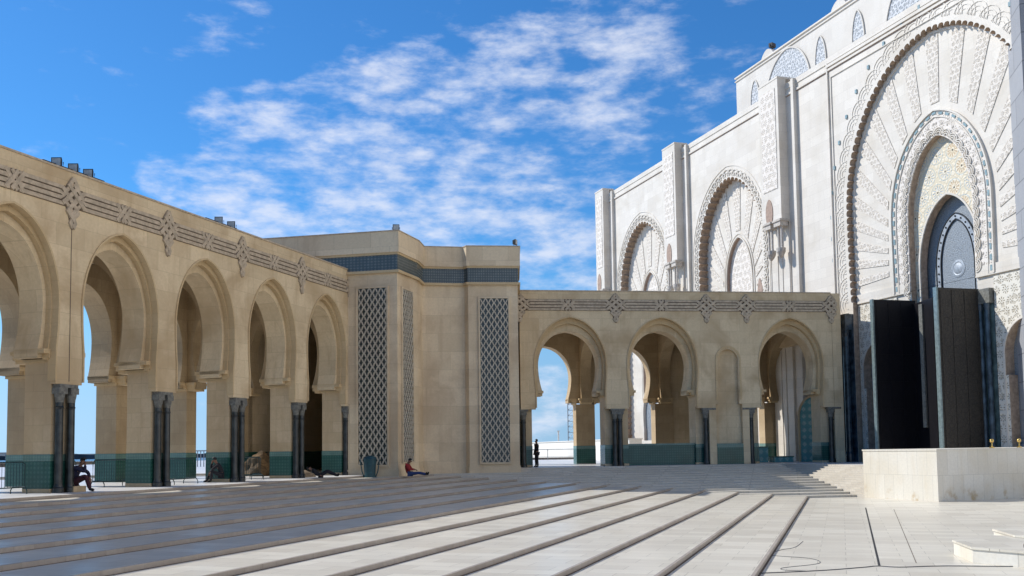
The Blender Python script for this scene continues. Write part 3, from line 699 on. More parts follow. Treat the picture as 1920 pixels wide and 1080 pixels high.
# tympanum with fan of carved rays
ring_out=arch(CP,4.15,15.6,21.95,11.0,.05,11.0,4.1); ring_in=arch(CP,2.70,15.4,20.35,FM-.3,0.,FM-.3,2.7)
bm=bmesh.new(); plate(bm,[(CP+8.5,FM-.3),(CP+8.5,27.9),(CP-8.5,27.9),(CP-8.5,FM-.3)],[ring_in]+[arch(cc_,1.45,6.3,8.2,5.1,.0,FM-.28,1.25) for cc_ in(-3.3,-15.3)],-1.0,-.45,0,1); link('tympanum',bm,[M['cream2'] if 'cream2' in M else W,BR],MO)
bm=bmesh.new(); 
def rays(bm,c,zc,outerf,innerf,n,a0,a1,duty,y0,y1):
    for k in range(n):
        am=a0+(a1-a0)*(k+.5)/n; da=(a1-a0)/n*duty/2; P=[]
        for s_ in(-1,1):
            a=am+s_*da; d=(cos(a),sin(a)); P.append((d,innerf(a),outerf(a)))
        (dA,ia,oa),(dB,ib,ob)=P
        poly=[(c+dA[0]*ia,zc+dA[1]*ia),(c+dA[0]*oa,zc+dA[1]*oa),(c+dB[0]*ob,zc+dB[1]*ob),(c+dB[0]*ib,zc+dB[1]*ib)]
        plate(bm,poly,[],y0,y1)
def hit(loop,c,zc):
    def f(a):
        dx,dz=cos(a),sin(a); best=1e9; n=len(loop)
        for i in range(n):
            p,q=loop[i],loop[(i+1)%n]; ex,ez=q[0]-p[0],q[1]-p[1]; den=dx*ez-dz*ex
            if abs(den)<1e-9: continue
            t=((p[0]-c)*ez-(p[1]-zc)*ex)/den; u=((p[0]-c)*dz-(p[1]-zc)*dx)/den
            if t>0 and -.001<=u<=1.001: best=min(best,t)
        return best if best<1e8 else 5
    return f
zc=12.6
fo=hit(portal+[],CP,zc); fi=hit(ring_out,CP,zc)
rays(bm,CP,zc,lambda a:fo(a)-.12,lambda a:fi(a)+.55,21,R(-6),R(186),.46,-.448,-.41); link('carved_ray',bm,M['stucco'],MO)
for j in (0,): pass
bm=bmesh.new(); pth=openpath(CP,8.0,17.3,27.0,11.0,.15,11.0); ribbon(bm,offset(pth,-.10),.16,-.449,-.38); link('tympanum_border',bm,M['pinkish'] if 'pinkish' in M else W,MO)
# inner ring of pierced carving with cyan tiles
bm=bmesh.new(); plate(bm,ring_out,[[p for p in arch(CP,2.70,15.4,20.35,11.0,0.,11.0,2.7)]],-.449,-.36); link('pierced_ring',bm,M['stuccow'],MO)
rp=openpath(CP,4.15,15.6,21.95,11.0,.05,11.0)
_,rpts=rag(rp,.62,.1)
bm=bmesh.new(); ribbon(bm,offp(rp,-.0),.10,-.45,-.26); ribbon(bm,offp(rp,-.42),.05,-.36,-.30); 
ip=openpath(CP,2.70,15.4,20.35,11.0,0.,11.0); _,ipts=rag(ip,.62,.1)
for rad in (.16,.30,.44): arcs(bm,offp(ipts,.10),8,rad*.9,-.36,-.28,.055)
link('ring_scallops',bm,W,MO)
bm=bmesh.new()
bm.free(); rp2=offp(rpts,-.21)
for i,p in enumerate(rp2):
    if i%8==4:
        a=rp2[max(i-1,0)]; b=rp2[min(i+1,len(rp2)-1)]; t=Vector((b[0]-a[0],b[1]-a[1])).normalized(); bm=bmesh.new()
        obox(bm,(p[0],-.34,p[1]),(t.x*.16,0,t.y*.16),(0,.025,0),(-t.y*.07,0,t.x*.07)); link('cyan_tile',bm,M['cyan'],MO)
for i,p in enumerate(offp(rpts,-.80)):
    if i%8==0 and 0<i<len(rpts)-2:
        bm=bmesh.new(); bmesh.ops.create_uvsphere(bm,u_segments=10,v_segments=6,radius=.09,matrix=Matrix.Translation((p[0],-.36,p[1]))@Matrix.Scale(.4,4,(0,1,0))); link('ochre_inlay',bm,M['cons'],MO)
# rosette panel and door
door=arch(CP-.2,2.45,12.2,16.6,9.5,.0,FM-.3,2.45)
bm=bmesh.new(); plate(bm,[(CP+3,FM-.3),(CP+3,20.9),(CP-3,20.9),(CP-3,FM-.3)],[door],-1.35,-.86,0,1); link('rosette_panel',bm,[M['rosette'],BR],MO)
bm=bmesh.new(); dp=openpath(CP-.2,2.45,12.2,16.6,9.5,0.,FM); ribbon(bm,offset(dp,.09),.12,-.87,-.80); link('door_arch_moulding',bm,W,MO)
bm=bmesh.new(); plate(bm,[(CP+2.9,9.6),(CP+2.9,17.2),(CP-3.1,17.2),(CP-3.1,9.6)],[],-1.8,-1.5); q=link('titanium_transom',bm,M['titan'],MO)
bm=bmesh.new(); tp=openpath(CP-.2,1.55,12.2,15.3,9.7,0.,9.7); ribbon(bm,tp,.26,-1.5,-1.44); link('transom_band',bm,M['titanlite'],q)
bm=bmesh.new(); ribbon(bm,offset(tp,.2),.05,-1.5,-1.42); ribbon(bm,offset(tp,-.2),.04,-1.5,-1.42); link('transom_bead',bm,M['black'],q)
bm=bmesh.new()
for i,p in enumerate(rag(tp,.5,.1)[1]):
    if i%8==4: bmesh.ops.create_uvsphere(bm,u_segments=8,v_segments=6,radius=.06,matrix=Matrix.Translation((p[0],-1.43,p[1])))
link('transom_studs',bm,M['black'],q)
bm=bmesh.new(); lathe(bm,0,0,[(.55,0),(.55,.02),(.42,.035),(.36,.02),(.22,.05),(.08,.07)],32); bm.transform(Matrix.Translation((CP-.2,-1.5,12.0))@Matrix.Rotation(-PI/2,4,'X')); link('transom_boss',bm,M['titanlite'],q)
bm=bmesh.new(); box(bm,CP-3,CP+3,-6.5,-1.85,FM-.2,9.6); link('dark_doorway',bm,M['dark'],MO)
# imposts and lower carved panels, small side doors, columns
for sg,cc in((1,-3.3),(-1,-15.3)):
    s_in=CP+sg*2.7; s_out=CP+sg*7.85
    x0_,x1_=sorted((s_in+sg*.02,s_out-sg*.02))
    bm=bmesh.new(); box(bm,x0_,x1_,-.449,-.33,11.0,11.55); box(bm,x0_,x1_,-.449,-.30,10.92,11.0); link('impost_band',bm,W,MO)
    a,b=sorted((CP+sg*3.98,s_out-sg*.05)); 
    if a<b:
        bm=bmesh.new(); side=arch(cc,1.45,6.3,8.2,5.1,.0,FM-.3,1.25)
        plate(bm,[(b,FM-.3),(b,10.8),(a,10.8),(a,FM-.3)],[side],-.447,-.36,0,1); pn=link('carved_panel',bm,[M['stucco2'],BR],MO)
        # real depth behind the small door: reveal and dark leaf
        bm=bmesh.new(); sp=openpath(cc,1.45,6.3,8.2,5.1,0.,FM-.3)
        ribbon(bm,offset(sp,.05),.12,-.36,-.30); link('side_door_moulding',bm,W,MO)
        bm=bmesh.new(); box(bm,cc-1.7,cc+1.7,-1.12,-1.004,FM-.3,8.6); link('side_door',bm,M['titan'],MO)
    for kk,(s0_,s1_) in enumerate(((CP+sg*2.72,CP+sg*3.9),)):
        x0_,x1_=sorted((s0_,s1_)); bm=bmesh.new(); box(bm,x0_,x1_,-.448,-.40,FM,10.05); g_=link('glass_recess',bm,M['glass'],MO)
        for q_ in(.35,.85):
            bm=bmesh.new(); lathe(bm,x0_+q_,-.22,[(.2,FM),(.2,.6),(.15,.7),(.14,8.9),(.17,9.1),(.19,9.3)],14); link('slender_column',bm,M['bluecol'],MO)
        bm=bmesh.new(); box(bm,x0_,x1_,-.44,-.06,9.3,10.15); link('column_block',bm,M['glasscap'] if 'glasscap' in M else M['caps'],MO)
# paired dark blue columns at the outer left corner of the portal
bm=bmesh.new(); box(bm,-1.42,-.08,.0,.10,FM,10.2); link('column_recess',bm,M['bluecol'],MO)
for q_ in(-.42,-1.02):
    bm=bmesh.new(); lathe(bm,q_,.36,[(.3,FM),(.3,.7),(.24,.85),(.22,8.7),(.27,8.95),(.28,9.15)],16); link('corner_column',bm,M['bluecol'],MO)
bm=bmesh.new(); box(bm,-1.42,-.02,.0,.68,9.15,10.25); link('corner_capital',bm,M['bluecap'] if 'bluecap' in M else M['bluecol'],MO)
# open door leaves
def leaf(name,p,q,z0,z1,m,th=.22,edge=True,parent=MO):
    a=Vector(p);b=Vector(q); d=(b-a); l=d.length; u=d/l; n=Vector((-u.y,u.x))
    bm=bmesh.new(); c=(a+b)/2; obox(bm,(c.x,c.y,(z0+z1)/2),(u.x*l/2,u.y*l/2,0),(n.x*th/2,n.y*th/2,0),(0,0,(z1-z0)/2))
    lf=link(name,bm,m,parent)
    if edge:
        for sg in(-1,1):
            for tt in(-.86,-.3,.3,.86):
                bm=bmesh.new(); cc_=c+u*(l/2*tt); obox(bm,(cc_.x+sg*n.x*(th/2+.015),cc_.y+sg*n.y*(th/2+.015),(z0+z1)/2),(u.x*.045,u.y*.045,0),(n.x*.014,n.y*.014,0),(0,0,(z1-z0)/2-.15)); link('leaf_stile',bm,m,lf)
        for zz in [z0+.5+k*(z1-z0-1)/9 for k in range(10)]:
            cc_=c+u*(l/2*.6); q_=cc_-n*(th/2+.04) if (cc_-n).length<(cc_+n).length else cc_+n*(th/2+.04)
            bm=bmesh.new(); bmesh.ops.create_uvsphere(bm,u_segments=8,v_segments=6,radius=.05,matrix=Matrix.Translation((q_.x,q_.y,zz))); link('door_stud',bm,M['edge'],lf)
        bm=bmesh.new(); obox(bm,(b.x+u.x*.05,b.y+u.y*.05,(z0+z1)/2),(u.x*.05,u.y*.05,0),(n.x*(th/2+.03),n.y*(th/2+.03),0),(0,0,(z1-z0)/2+.02)); link('leaf_edge',bm,M['edge'],lf)
        for sg in(-1,1):
            for zz in [z0+(z1-z0)*k/6 for k in range(1,6)]:
                bm=bmesh.new(); obox(bm,(c.x+sg*n.x*(th/2+.012),c.y+sg*n.y*(th/2+.012),zz),(u.x*(l/2-.12),u.y*(l/2-.12),0),(n.x*.01,n.y*.01,0),(0,0,.03)); link('leaf_rail',bm,m,lf)
    return lf
Minv=MO.matrix_basis.inverted() if False else None
def toM(X,Y):
    v=Vector((X-23.0,Y-67.0,0)); return (v.dot(D2(AM)),v.dot(N2(AM)))
def at_px(px,Y): return toM((px-960)/1807.5*Y,Y)
leaf('door_leaf',at_px(1722,60.6),at_px(1643,59.9),FM,10.35,M['bronze2'])
leaf('door_leaf',at_px(1842,55.4),at_px(1764,54.6),FM,10.2,M['bronze'])
leaf('door_leaf',at_px(1722,60.5),at_px(1760,57.6),FM,10.1,M['bronze2'],edge=False)
bm=bmesh.new(); a_=at_px(1738,59.1); obox(bm,(a_[0],a_[1]+.1,6.1),(.12,.02,0),(0,.12,0),(0,0,3.8)); link('door_post',bm,M['doorpost'] if 'doorpost' in M else M['caps'],MO)
# pillars (buttresses) with carved fronts and little hanging colonnettes
def pillar(s1,s0):
    "s1>s0; front face carved"
    wd=s1-s0; zb=18.45
    bm=bmesh.new(); box(bm,s0,s1,0,.75,zb,29.35); P_=link('pillar',bm,W,MO)
    bm=bmesh.new(); box(bm,s0+.35,s1-.35,.75,.79,20.9,28.7); link('carved_strip',bm,M['stuccow'],P_)
    bm=bmesh.new(); box(bm,s0-.02,s1+.02,-.6,.78,29.35,29.5); link('pillar_cap',bm,W,P_)
    bm=bmesh.new(); box(bm,s0-1.35,s0-1.05,0,.32,-1,28.9); link('thin_pilaster',bm,W,MO)
    bm=bmesh.new(); box(bm,s0-1.05,s0-.97,0,.04,-1,28.4); link('pilaster_groove',bm,M['pink'],MO)
    bm=bmesh.new(); box(bm,s0,s1,0,.10,-1,zb); 
    for x_ in (s0+.1,(s0+s1)/2-.3,(s0+s1)/2+.3,s1-.1): box(bm,x_-.04,x_+.04,.1,.15,-1,zb-2.5)
    link('lower_panel',bm,W,P_)
    cn=(s0+s1)/2+.25
    bm=bmesh.new(); plate(bm,arch(cn,.46,19.2,20.3,18.46,.12,18.46),[],.75,.80); link('pointed_niche',bm,M['pink'],P_)
    for cx,zt_ in((cn,18.45),(s0+.28,18.45)):
        bm=bmesh.new(); box(bm,cx-.42,cx+.42,.3,1.0,zt_-.55,zt_-.0); box(bm,cx-.5,cx+.5,.25,1.08,zt_-.2,zt_-.08); link('colonnette_capital',bm,M['cons'],P_)
        for dx in(-.2,.2):
            bm=bmesh.new(); lathe(bm,cx+dx,.72,[(.13,zt_-.55),(.10,zt_-.7),(.09,zt_-2.1),(.12,zt_-2.2)],12); link('colonnette',bm,M['cons'],P_)
        bm=bmesh.new(); lathe(bm,cx,.7,[(.05,zt_-2.95),(.22,zt_-2.75),(.34,zt_-2.5),(.36,zt_-2.2)],14); link('colonnette_base',bm,M['cons'],P_)
M['cons']=plain('pale_console_stone',(.52,.47,.41),.7)
for s1,s0 in ((8.05,5.45),(24.4,21.95),(40.4,38.3)): pillar(s1,s0)
# blind arches
for c in (14.3,30.8):
    e_,q_=bl[c]
    bm=bmesh.new()
    arcs(bm,offp(q_,.30),8,.28,0,.06,.07); arcs(bm,offp(q_,.30),8,.55,0,.08,.07); ribbon(bm,offp(q_,1.15),.07,0,.05); link('scalloped_arch_band',bm,W,MO)
    inn=arch(c-.2,1.95,15.2,19.0,9.0,0.,2.0,1.95)
    bm=bmesh.new(); plate(bm,[(c+5.3,1.5),(c+5.3,24.6),(c-5.3,24.6),(c-5.3,1.5)],[inn],-1.12,-.85,0,1); link('blind_arch_back',bm,[M['cream2'] if 'cream2' in M else W,M['pink']],MO)
    bm=bmesh.new(); zc2=13.4; fo2=hit(openpath(c,4.9,17.5,24.0,9.0,.1,2.0),c-.2,zc2); fi2=hit(inn,c-.2,zc2)
    rays(bm,c-.2,zc2,lambda a:fo2(a)-.1,lambda a:fi2(a)+.7,15,R(-8),R(188),.5,-.849,-.80); link('carved_ray',bm,M['stucco'],MO)
    bm=bmesh.new(); plate(bm,[(c+2.4,1.8),(c+2.4,19.4),(c-2.6,19.4),(c-2.6,1.8)],[],-1.3,-1.122); link('inner_screen',bm,M['stuccow'],MO)
    ipt=openpath(c-.2,1.95,15.2,19.0,9.0,0.,2.0); bm=bmesh.new(); ribbon(bm,offp(ipt,.35),.12,-.85,-.78); ribbon(bm,offp(ipt,.08),.12,-.85,-.76); link('inner_arch_moulding',bm,W,MO)
    # street-level door behind the arcade
    bm=bmesh.new(); dd=arch(c-.2,1.6,4.6,7.3,3.2,.1,FM,1.45); plate(bm,dd,[],-.845,-.79); link('side_door',bm,M['titan'],MO)
    bm=bmesh.new(); ddp=openpath(c-.2,1.6,4.6,7.3,3.2,.1,FM); ribbon(bm,offset(ddp,.15),.3,-.85,-.5); link('side_door_surround',bm,W,MO)
# small blind niches peeping over the arcade roof
for s_ in (9.75,):
    bm=bmesh.new(); plate(bm,arch(s_,.38,13.2,14.7,11.5,0,9.,.38),[],-.0,.03); link('small_niche',bm,M['pink'],MO)
# upper storey
UB=-9.; UZ=38.3; UL=26.7
bm=bmesh.new(); box(bm,-30,UL,-24,UB,27,UZ); link('upper_storey',bm,M['whiteup'],MO)
bm=bmesh.new(); box(bm,-30,UL+.12,UB-.4,UB+.12,UZ,UZ+.14); box(bm,-30,UL+.12,UB-.4,UB+.10,UZ-.32,UZ-.24); link('upper_coping',bm,W,MO)
for cc in (18.0,1.2):
    bm=bmesh.new(); plate(bm,arch(cc,3.5,33.6,38.0,28.,0,28.,3.5),[],UB,UB+.05); link('arched_window_screen',bm,M['grille'],MO)
    bm=bmesh.new(); ribbon(bm,openpath(cc,3.5,33.6,38.0,28.,0,28.),.14,UB,UB+.14); link('window_moulding',bm,M['whiteup'],MO)
for cc,za in ((23.3,37.0),(13.0,37.1),(8.0,37.2)):
    bm=bmesh.new(); plate(bm,arch(cc,.75,34.6,za,30.,0,30.,.75),[],UB,UB+.05); link('lancet_screen',bm,M['grille'],MO)
    bm=bmesh.new(); ribbon(bm,openpath(cc,.75,34.6,za,30.,0,30.),.1,UB,UB+.12); link('lancet_moulding',bm,M['whiteup'],MO)
for cc in (21.3,10.6):
    bm=bmesh.new(); plate(bm,[(cc+1.05,UZ)]+[(cc+1.05*cos(t)*(.62+.38*abs(cos(t))),UZ+.95*sin(t)) for t in [PI*k/14 for k in range(1,14)]]+[(cc-1.05,UZ)],[],UB-.9,UB-.1); link('parapet_crest',bm,M['whiteup'],MO)
    fl=empty('floodlight',(0,0,0),label='x',cat='floodlight'); 
    v=MP+D2(AM)*(cc-.3)+N2(AM)*(UB-.5); fl.location=(v.x,v.y,UZ+.93); fl.rotation_euler=(0,0,R(40))
    bm=bmesh.new(); box(bm,-.3,.3,-.2,.2,.12,.5); link('housing',bm,M['black'],fl); bm=bmesh.new(); tube(bm,[(-.34,0,.35),(-.34,0,0),(.34,0,0),(.34,0,.35)],.03); link('bracket',bm,M['black'],fl)
    fl['label']='small black floodlight on the lower left crest of the mosque roof' if cc>15 else 'small black floodlight on the higher right crest of the mosque roof'
    fl['group']='floodlights on the mosque roof'

# minaret edge at the right of the picture
MN=empty('minaret',(30.5,50,0),AM,label='grey block-built minaret shaft cut off by the right edge of the picture',cat='minaret')
MN.location=(27.52,50.3,0); MN.rotation_euler=(0,0,R(-14))
bm=bmesh.new(); box(bm,0,9,0,9,-1.4,60); link('shaft',bm,M['grey'],MN)
bm=bmesh.new(); box(bm,-.12,9.12,-.12,9.12,-1.4,1.2); link('base_course',bm,M['grey'],MN)

# ------------------------------------------------------------ marble podium in front of the portal
PD=empty('podium_wall',(19.825,45.25,Z0),-22.,label='long cream marble podium wall with sunlit left side below the portal',cat='wall')
bm=bmesh.new(); box(bm,0,4.86,-14,0,0,2.38); link('wall_body',bm,M['podium'],PD)
bm=bmesh.new(); box(bm,-.03,4.89,-14,.03,2.38,2.46); link('coping',bm,M['creamcap'] if 'creamcap' in M else M['cream'],PD)
M['stain']=plain('ochre_rust_stain',(.45,.30,.10),.8,0,.3)

def bollard(px,Y,lab):
    e=empty('brass_post',((px-960)/1807.5*Y,Y,Z0+2.46),label=lab,cat='post',group='brass posts on the podium')
    bm=bmesh.new(); lathe(bm,0,0,[(.12,0),(.12,.04),(.035,.08),(.03,.30)],16); link('stem',bm,M['brass'],e)
    bm=bmesh.new(); bmesh.ops.create_uvsphere(bm,u_segments=16,v_segments=10,radius=.10,matrix=Matrix.Translation((0,0,.36))); link('ball',bm,M['brass'],e,smooth=True)
bollard(1856,47.3,'small brass ball-topped post on the podium, nearer the bronze door'); bollard(1907,48.2,'small brass ball-topped post on the podium at the right edge')

# octagonal marble platforms bottom right
def octo(loc,r,h,rot,label):
    e=empty('octagonal_platform',loc,rz=rot,label=label,cat='platform',group='octagonal marble platforms')
    bm=bmesh.new(); lathe(bm,0,0,[(r,0),(r,h-.05)],8); link('drum',bm,M['cream'],e)
    bm=bmesh.new(); lathe(bm,0,0,[(r+.035,h-.05),(r+.035,h)],8); link('top_slab',bm,M['pave'],e)
    return e
octo((12.62,22.55,Z0),2.25,.36,R(11),'wide octagonal marble platform nearest the camera at the bottom right')
octo((14.9,24.6,Z0),2.5,.42,R(11),'octagonal marble platform behind the nearer one, cut by the right edge')
bm=bmesh.new(); box(bm,11.3,13.5,19.6,20.2,Z0+.002,Z0+.14)
tag(link('marble_block',bm,M['pave']),'low marble block in front of the nearest octagonal platform, bottom right corner','block')
sp=empty('spotlight',(11.02,20.9,Z0+.36),rz=R(20),label='small dark cylindrical spotlight lying at the edge of the nearest octagonal platform',cat='spotlight')
bm=bmesh.new(); lathe(bm,0,0,[(.10,0),(.12,.03),(.12,.27),(.09,.33),(.05,.37),(.05,.5)],20); bm.transform(Matrix.Translation((0,0,.13))@Matrix.Rotation(PI/2,4,'Y')); link('housing',bm,M['black'],sp)
bm=bmesh.new(); box(bm,.1,.2,-.13,.13,0,.05); box(bm,.1,.2,-.14,-.12,0,.14); box(bm,.1,.2,.12,.14,0,.14); link('bracket',bm,M['black'],sp)

# joints let into the paving (a drain strip) and cables
def flat(name,pts,wd,z,m):
    bm=bmesh.new(); P=[Vector(p) for p in pts]
    for a,b in zip(P,P[1:]):
        t=(b-a).normalized(); n=Vector((-t.y,t.x))*wd/2
        vs=[bm.verts.new((q.x,q.y,z)) for q in(a+n,b+n,b-n,a-n)]; bm.faces.new(vs)
    return st(name,bm,m)
flat('drain_joint',[(15.15,41.78),(8.2,21.9)],.05,Z0+.004,M['black'])
flat('drain_joint',[(15.9,40.6),(9.17,22.23)],.018,Z0+.004,M['groove'])
def cable(label,pts,r=.012):
    P=[]
    for i in range(len(pts)-1):
        p0=Vector(pts[max(i-1,0)]);p1=Vector(pts[i]);p2=Vector(pts[i+1]);p3=Vector(pts[min(i+2,len(pts)-1)])
        for k in range(6):
            t=k/6; P.append(.5*((2*p1)+(p2-p0)*t+(2*p0-5*p1+4*p2-p3)*t*t+(3*p1-p0-3*p2+p3)*t**3))
    P.append(Vector(pts[-1])); bm=bmesh.new(); tube(bm,[(p.x,p.y,Z0+r) for p in P],r,6)
    return tag(link('cable',bm,M['cable'],smooth=True),label,'cable')
cable('thin black cable lying in loops beside the lowest step edge',[(8.2,27.6),(7.5,26.0),(6.9,25.3),(6.4,24.2),(7.1,23.4),(7.0,22.4),(6.0,21.7),(5.9,21.3),(6.3,21.1)],.006)
cable('long black cable running across the paving at the bottom of the picture',[(5.0,20.75),(6.6,21.1),(7.7,21.55),(8.1,21.75),(8.5,21.5),(9.6,21.6),(11.5,21.3),(14,21.5)],.010)

# ------------------------------------------------------------ floodlights on the arcade roofs
def floodlight(parent_loc,az,rz,label,group,n=1):
    e=empty('floodlight',parent_loc,rz=rz,label=label,cat='floodlight',group=group)
    bm=bmesh.new(); v=[(-.22,.0,.12),(.22,.0,.12),(.22,.0,.52),(-.22,.0,.52),(-.15,.24,.18),(.15,.24,.18),(.15,.24,.46),(-.15,.24,.46)]
    V=[bm.verts.new(p) for p in v]
    for f in [(0,1,2,3),(4,7,6,5),(0,4,5,1),(1,5,6,2),(2,6,7,3),(3,7,4,0)]: bm.faces.new([V[i] for i in f])
    link('housing',bm,M['black'],e)
    bm=bmesh.new(); box(bm,-.18,.18,-.02,-.002,.16,.48); link('glass',bm,M['lens'],e)
    bm=bmesh.new(); tube(bm,[(-.25,.1,.34),(-.25,.1,.02),(.25,.1,.02),(.25,.1,.34)],.02); link('bracket',bm,M['black'],e); return e
fp=floodlight((0,0,0),0,0,'a','floodlights on the left arcade roof')
ords=['leftmost','second','third','fourth','fifth']
Lf=[(-21.3,0),(-20.5,0),(-19.75,0),(-11.7,0),(-10.75,0)]
labs=['grey floodlight on the left arcade roof, leftmost of the group of three','grey floodlight on the left arcade roof, middle of the group of three','grey floodlight on the left arcade roof, right-hand one of the group of three',
 'grey floodlight on the left arcade roof, left one of the pair','grey floodlight on the left arcade roof, right one of the pair']
for i,(s,_) in enumerate(Lf):
    o=fp if i==0 else copytree(fp)
    v=LPx+dL*s+nL*.35; o.location=(v.x,v.y,11.62); o.rotation_euler=(0,0,R(2)); o['label']=labs[i]; o.scale=(.85,.85,.85)
bm=bmesh.new(); v0=LPx+dL*-21.9+nL*.4; v1=LPx+dL*-18.9+nL*.4; tube(bm,[(v0.x,v0.y,11.74),(v1.x,v1.y,11.74)],.10,6); tag(link('mounting_rail',bm,M['black']),'black rail carrying the three floodlights on the left arcade roof','rail')
bm=bmesh.new(); v0=LPx+dL*-12.6+nL*.4; v1=LPx+dL*-10.3+nL*.4; tube(bm,[(v0.x,v0.y,11.74),(v1.x,v1.y,11.74)],.10,6); tag(link('mounting_rail',bm,M['black']),'black rail carrying the pair of floodlights on the left arcade roof','rail')
o=copytree(fp); o.location=(-6.45,53.9,13.68); o.rotation_euler=(0,0,R(8)); o['label']='single floodlight on the front corner of the tower roof'; o['group']='floodlights on the tower roof'
o=copytree(fp); o.location=(.38,58.3,13.68); o.rotation_euler=(0,0,R(70)); o['label']='single floodlight on the right-hand corner of the tower roof'; o['group']='floodlights on the tower roof'

# ------------------------------------------------------------ crowd barriers
def barrier_proto():
    e=empty('crowd_barrier',(0,0,0),label='a',cat='barrier',group='crowd barriers under the left arcade')
    bm=bmesh.new(); tube(bm,[(-1.1,0,.22),(-1.1,0,1.02),(-1.0,0,1.1),(1.0,0,1.1),(1.1,0,1.02),(1.1,0,.22),(-1.1,0,.22)],.022,8); link('frame',bm,M['iron'],e)
    bm=bmesh.new()
    for k in range(17): tube(bm,[(-1.0+k*.125,0,.22),(-1.0+k*.125,0,1.1)],.009,5)
    link('uprights',bm,M['iron'],e)
    for x_ in(-.85,.85):
        bm=bmesh.new(); tube(bm,[(x_,-.36,0),(x_,-.36,.12),(x_,-.28,.24),(x_,0,.26),(x_,.28,.24),(x_,.36,.12),(x_,.36,0)],.02,8); link('foot',bm,M['iron'],e)
    return e
bp=barrier_proto()
def lz(s,d,z=0.): v=LPx+dL*s+nL*d; return (v.x,v.y,z)
# (s,d,turn) along the left arcade
BL=[(-22.9,1.0,0,'dark steel crowd barrier in the first arch from the left, by the dark green dado'),
    (-19.0,2.3,6,'dark steel crowd barrier just right of the man sitting against the columns'),
    (-15.6,2.6,-4,'dark steel crowd barrier spanning the gap behind the second pair of columns'),
    (-13.2,1.2,3,'dark steel crowd barrier between the second and third pairs of columns'),
    (-8.3,1.1,-3,'dark steel crowd barrier in the third arch beside the third pair of columns'),
    (-6.6,2.2,4,'dark steel crowd barrier in front of the brown rocks in the fourth arch'),
    (-2.6,2.4,0,'dark steel crowd barrier in the last arch of the left arcade')]
for i,(s,d,t,lab) in enumerate(BL):
    o=bp if i==0 else copytree(bp)
    o.location=lz(s,d); o.rotation_euler=(0,0,R(90-AL+t)); o['label']=lab
# pale gate far behind, seen through the third arch
gt=empty('metal_gate',(-27.5,86,0),label='pale grey slatted gate far behind the third arch of the left arcade',cat='gate')
bm=bmesh.new(); 
for k in range(15): box(bm,-2+k*.28,-1.93+k*.28,-.03,.03,.1,1.5)
link('slats',bm,M['rail'],gt); bm=bmesh.new(); box(bm,-2.1,2.1,-.04,.04,1.5,1.6); box(bm,-2.1,2.1,-.04,.04,.02,.1); link('frame',bm,M['rail'],gt)

# rocks beyond the fourth and fifth arches
def rock(loc,sc,label,seed):
    e=bmesh.new(); bmesh.ops.create_icosphere(e,subdivisions=4,radius=1); rr=random.Random(seed)
    from mathutils import noise
    for v in e.verts:
        n=noise.noise(v.co*1.3+Vector((seed,0,0)))*.5+noise.noise(v.co*3.1+Vector((0,seed,0)))*.22+noise.noise(v.co*7)*.08
        v.co=v.co*(1+n)
    bmesh.ops.scale(e,vec=sc,verts=e.verts)
    o=link('boulder',e,M['rock']); o.location=loc
    return tag(o,label,'rock',group='brown boulders behind the left arcade')
rock(lz(-.8,5.2,.25),(1.2,1.0,.95),'rough brown boulder behind the barrier in the fourth arch, left one',1)
rock(lz(.8,5.3,.25),(1.0,.9,1.1),'rough brown boulder behind the barrier in the fourth arch, right one',5)
rock(lz(6.2,4.0,.2),(1.3,1.0,1.1),'rough brown boulder filling the last dark arch of the left arcade',9)

# litter bin
LB=empty('litter_bin',(-7.75,52.35,-.1),rz=R(12),label='dark teal litter bin at the foot of the tower lattice panel',cat='litter bin')
bm=bmesh.new(); lathe(bm,0,0,[(.30,.08),(.34,.95)],20); link('body',bm,M['bin'],LB)
bm=bmesh.new(); lathe(bm,0,0,[(.37,.95),(.37,1.0),(.28,1.12),(.1,1.18)],20); link('lid',bm,M['bin'],LB)
for sg in(-1,1): bm=bmesh.new(); tube(bm,[(sg*.3,0,0),(sg*.42,0,.3),(sg*.52,0,.95),(sg*.5,0,1.05)],.03); link('stand',bm,M['bin'],LB)
bm=bmesh.new(); lathe(bm,0,0,[(.3,0),(.3,.08)],20); link('base',bm,M['bin'],LB)

# ------------------------------------------------------------ things seen through the right arcade
WT=empty('terrace_wall',(-3,147,0),167.5,label='long white wall outside, seen through the first arch of the right arcade',cat='wall')
bm=bmesh.new(); plate(bm,[(0,-.5),(0,2.0),(62,2.05),(62,-.5)],[],0,1.2); link('wall_body',bm,M['stand'],WT)
bm=bmesh.new(); box(bm,-.05,62.05,-.08,1.28,2.05,2.15); link('coping',bm,M['stand'],WT)
RL=empty('railing',(4,100,FB),label='thin grey railing in front of the white wall outside',cat='railing')
bm=bmesh.new(); tube(bm,[(-9,0,1.1),(9,0,1.1)],.035,6); link('top_rail',bm,M['rail'],RL)
bm=bmesh.new(); tube(bm,[(-9,0,.35),(9,0,.35)],.02,6); link('lower_rail',bm,M['rail'],RL)
for k in range(5):
    bm=bmesh.new(); tube(bm,[(-8.6+k*4.1,0,0),(-8.6+k*4.1,0,1.1)],.04,6); link('post',bm,M['rail'],RL)
bm=bmesh.new(); box(bm,-14,30,104,106,FB-.3,FB+.22); tag(link('garden_kerb',bm,M['quay']),'low dark kerb running below the railing outside the right arcade','kerb')
PL=empty('lattice_mast',(12.1,200,0),label='tall lattice mast standing beyond the white wall',cat='mast')
bm=bmesh.new()
for a,b in((-.6,-.6),(.6,-.6),(.6,.6),(-.6,.6)): tube(bm,[(a,b,0),(a,b,11.5)],.07,5)
link('legs',bm,M['rail'],PL); bm=bmesh.new()
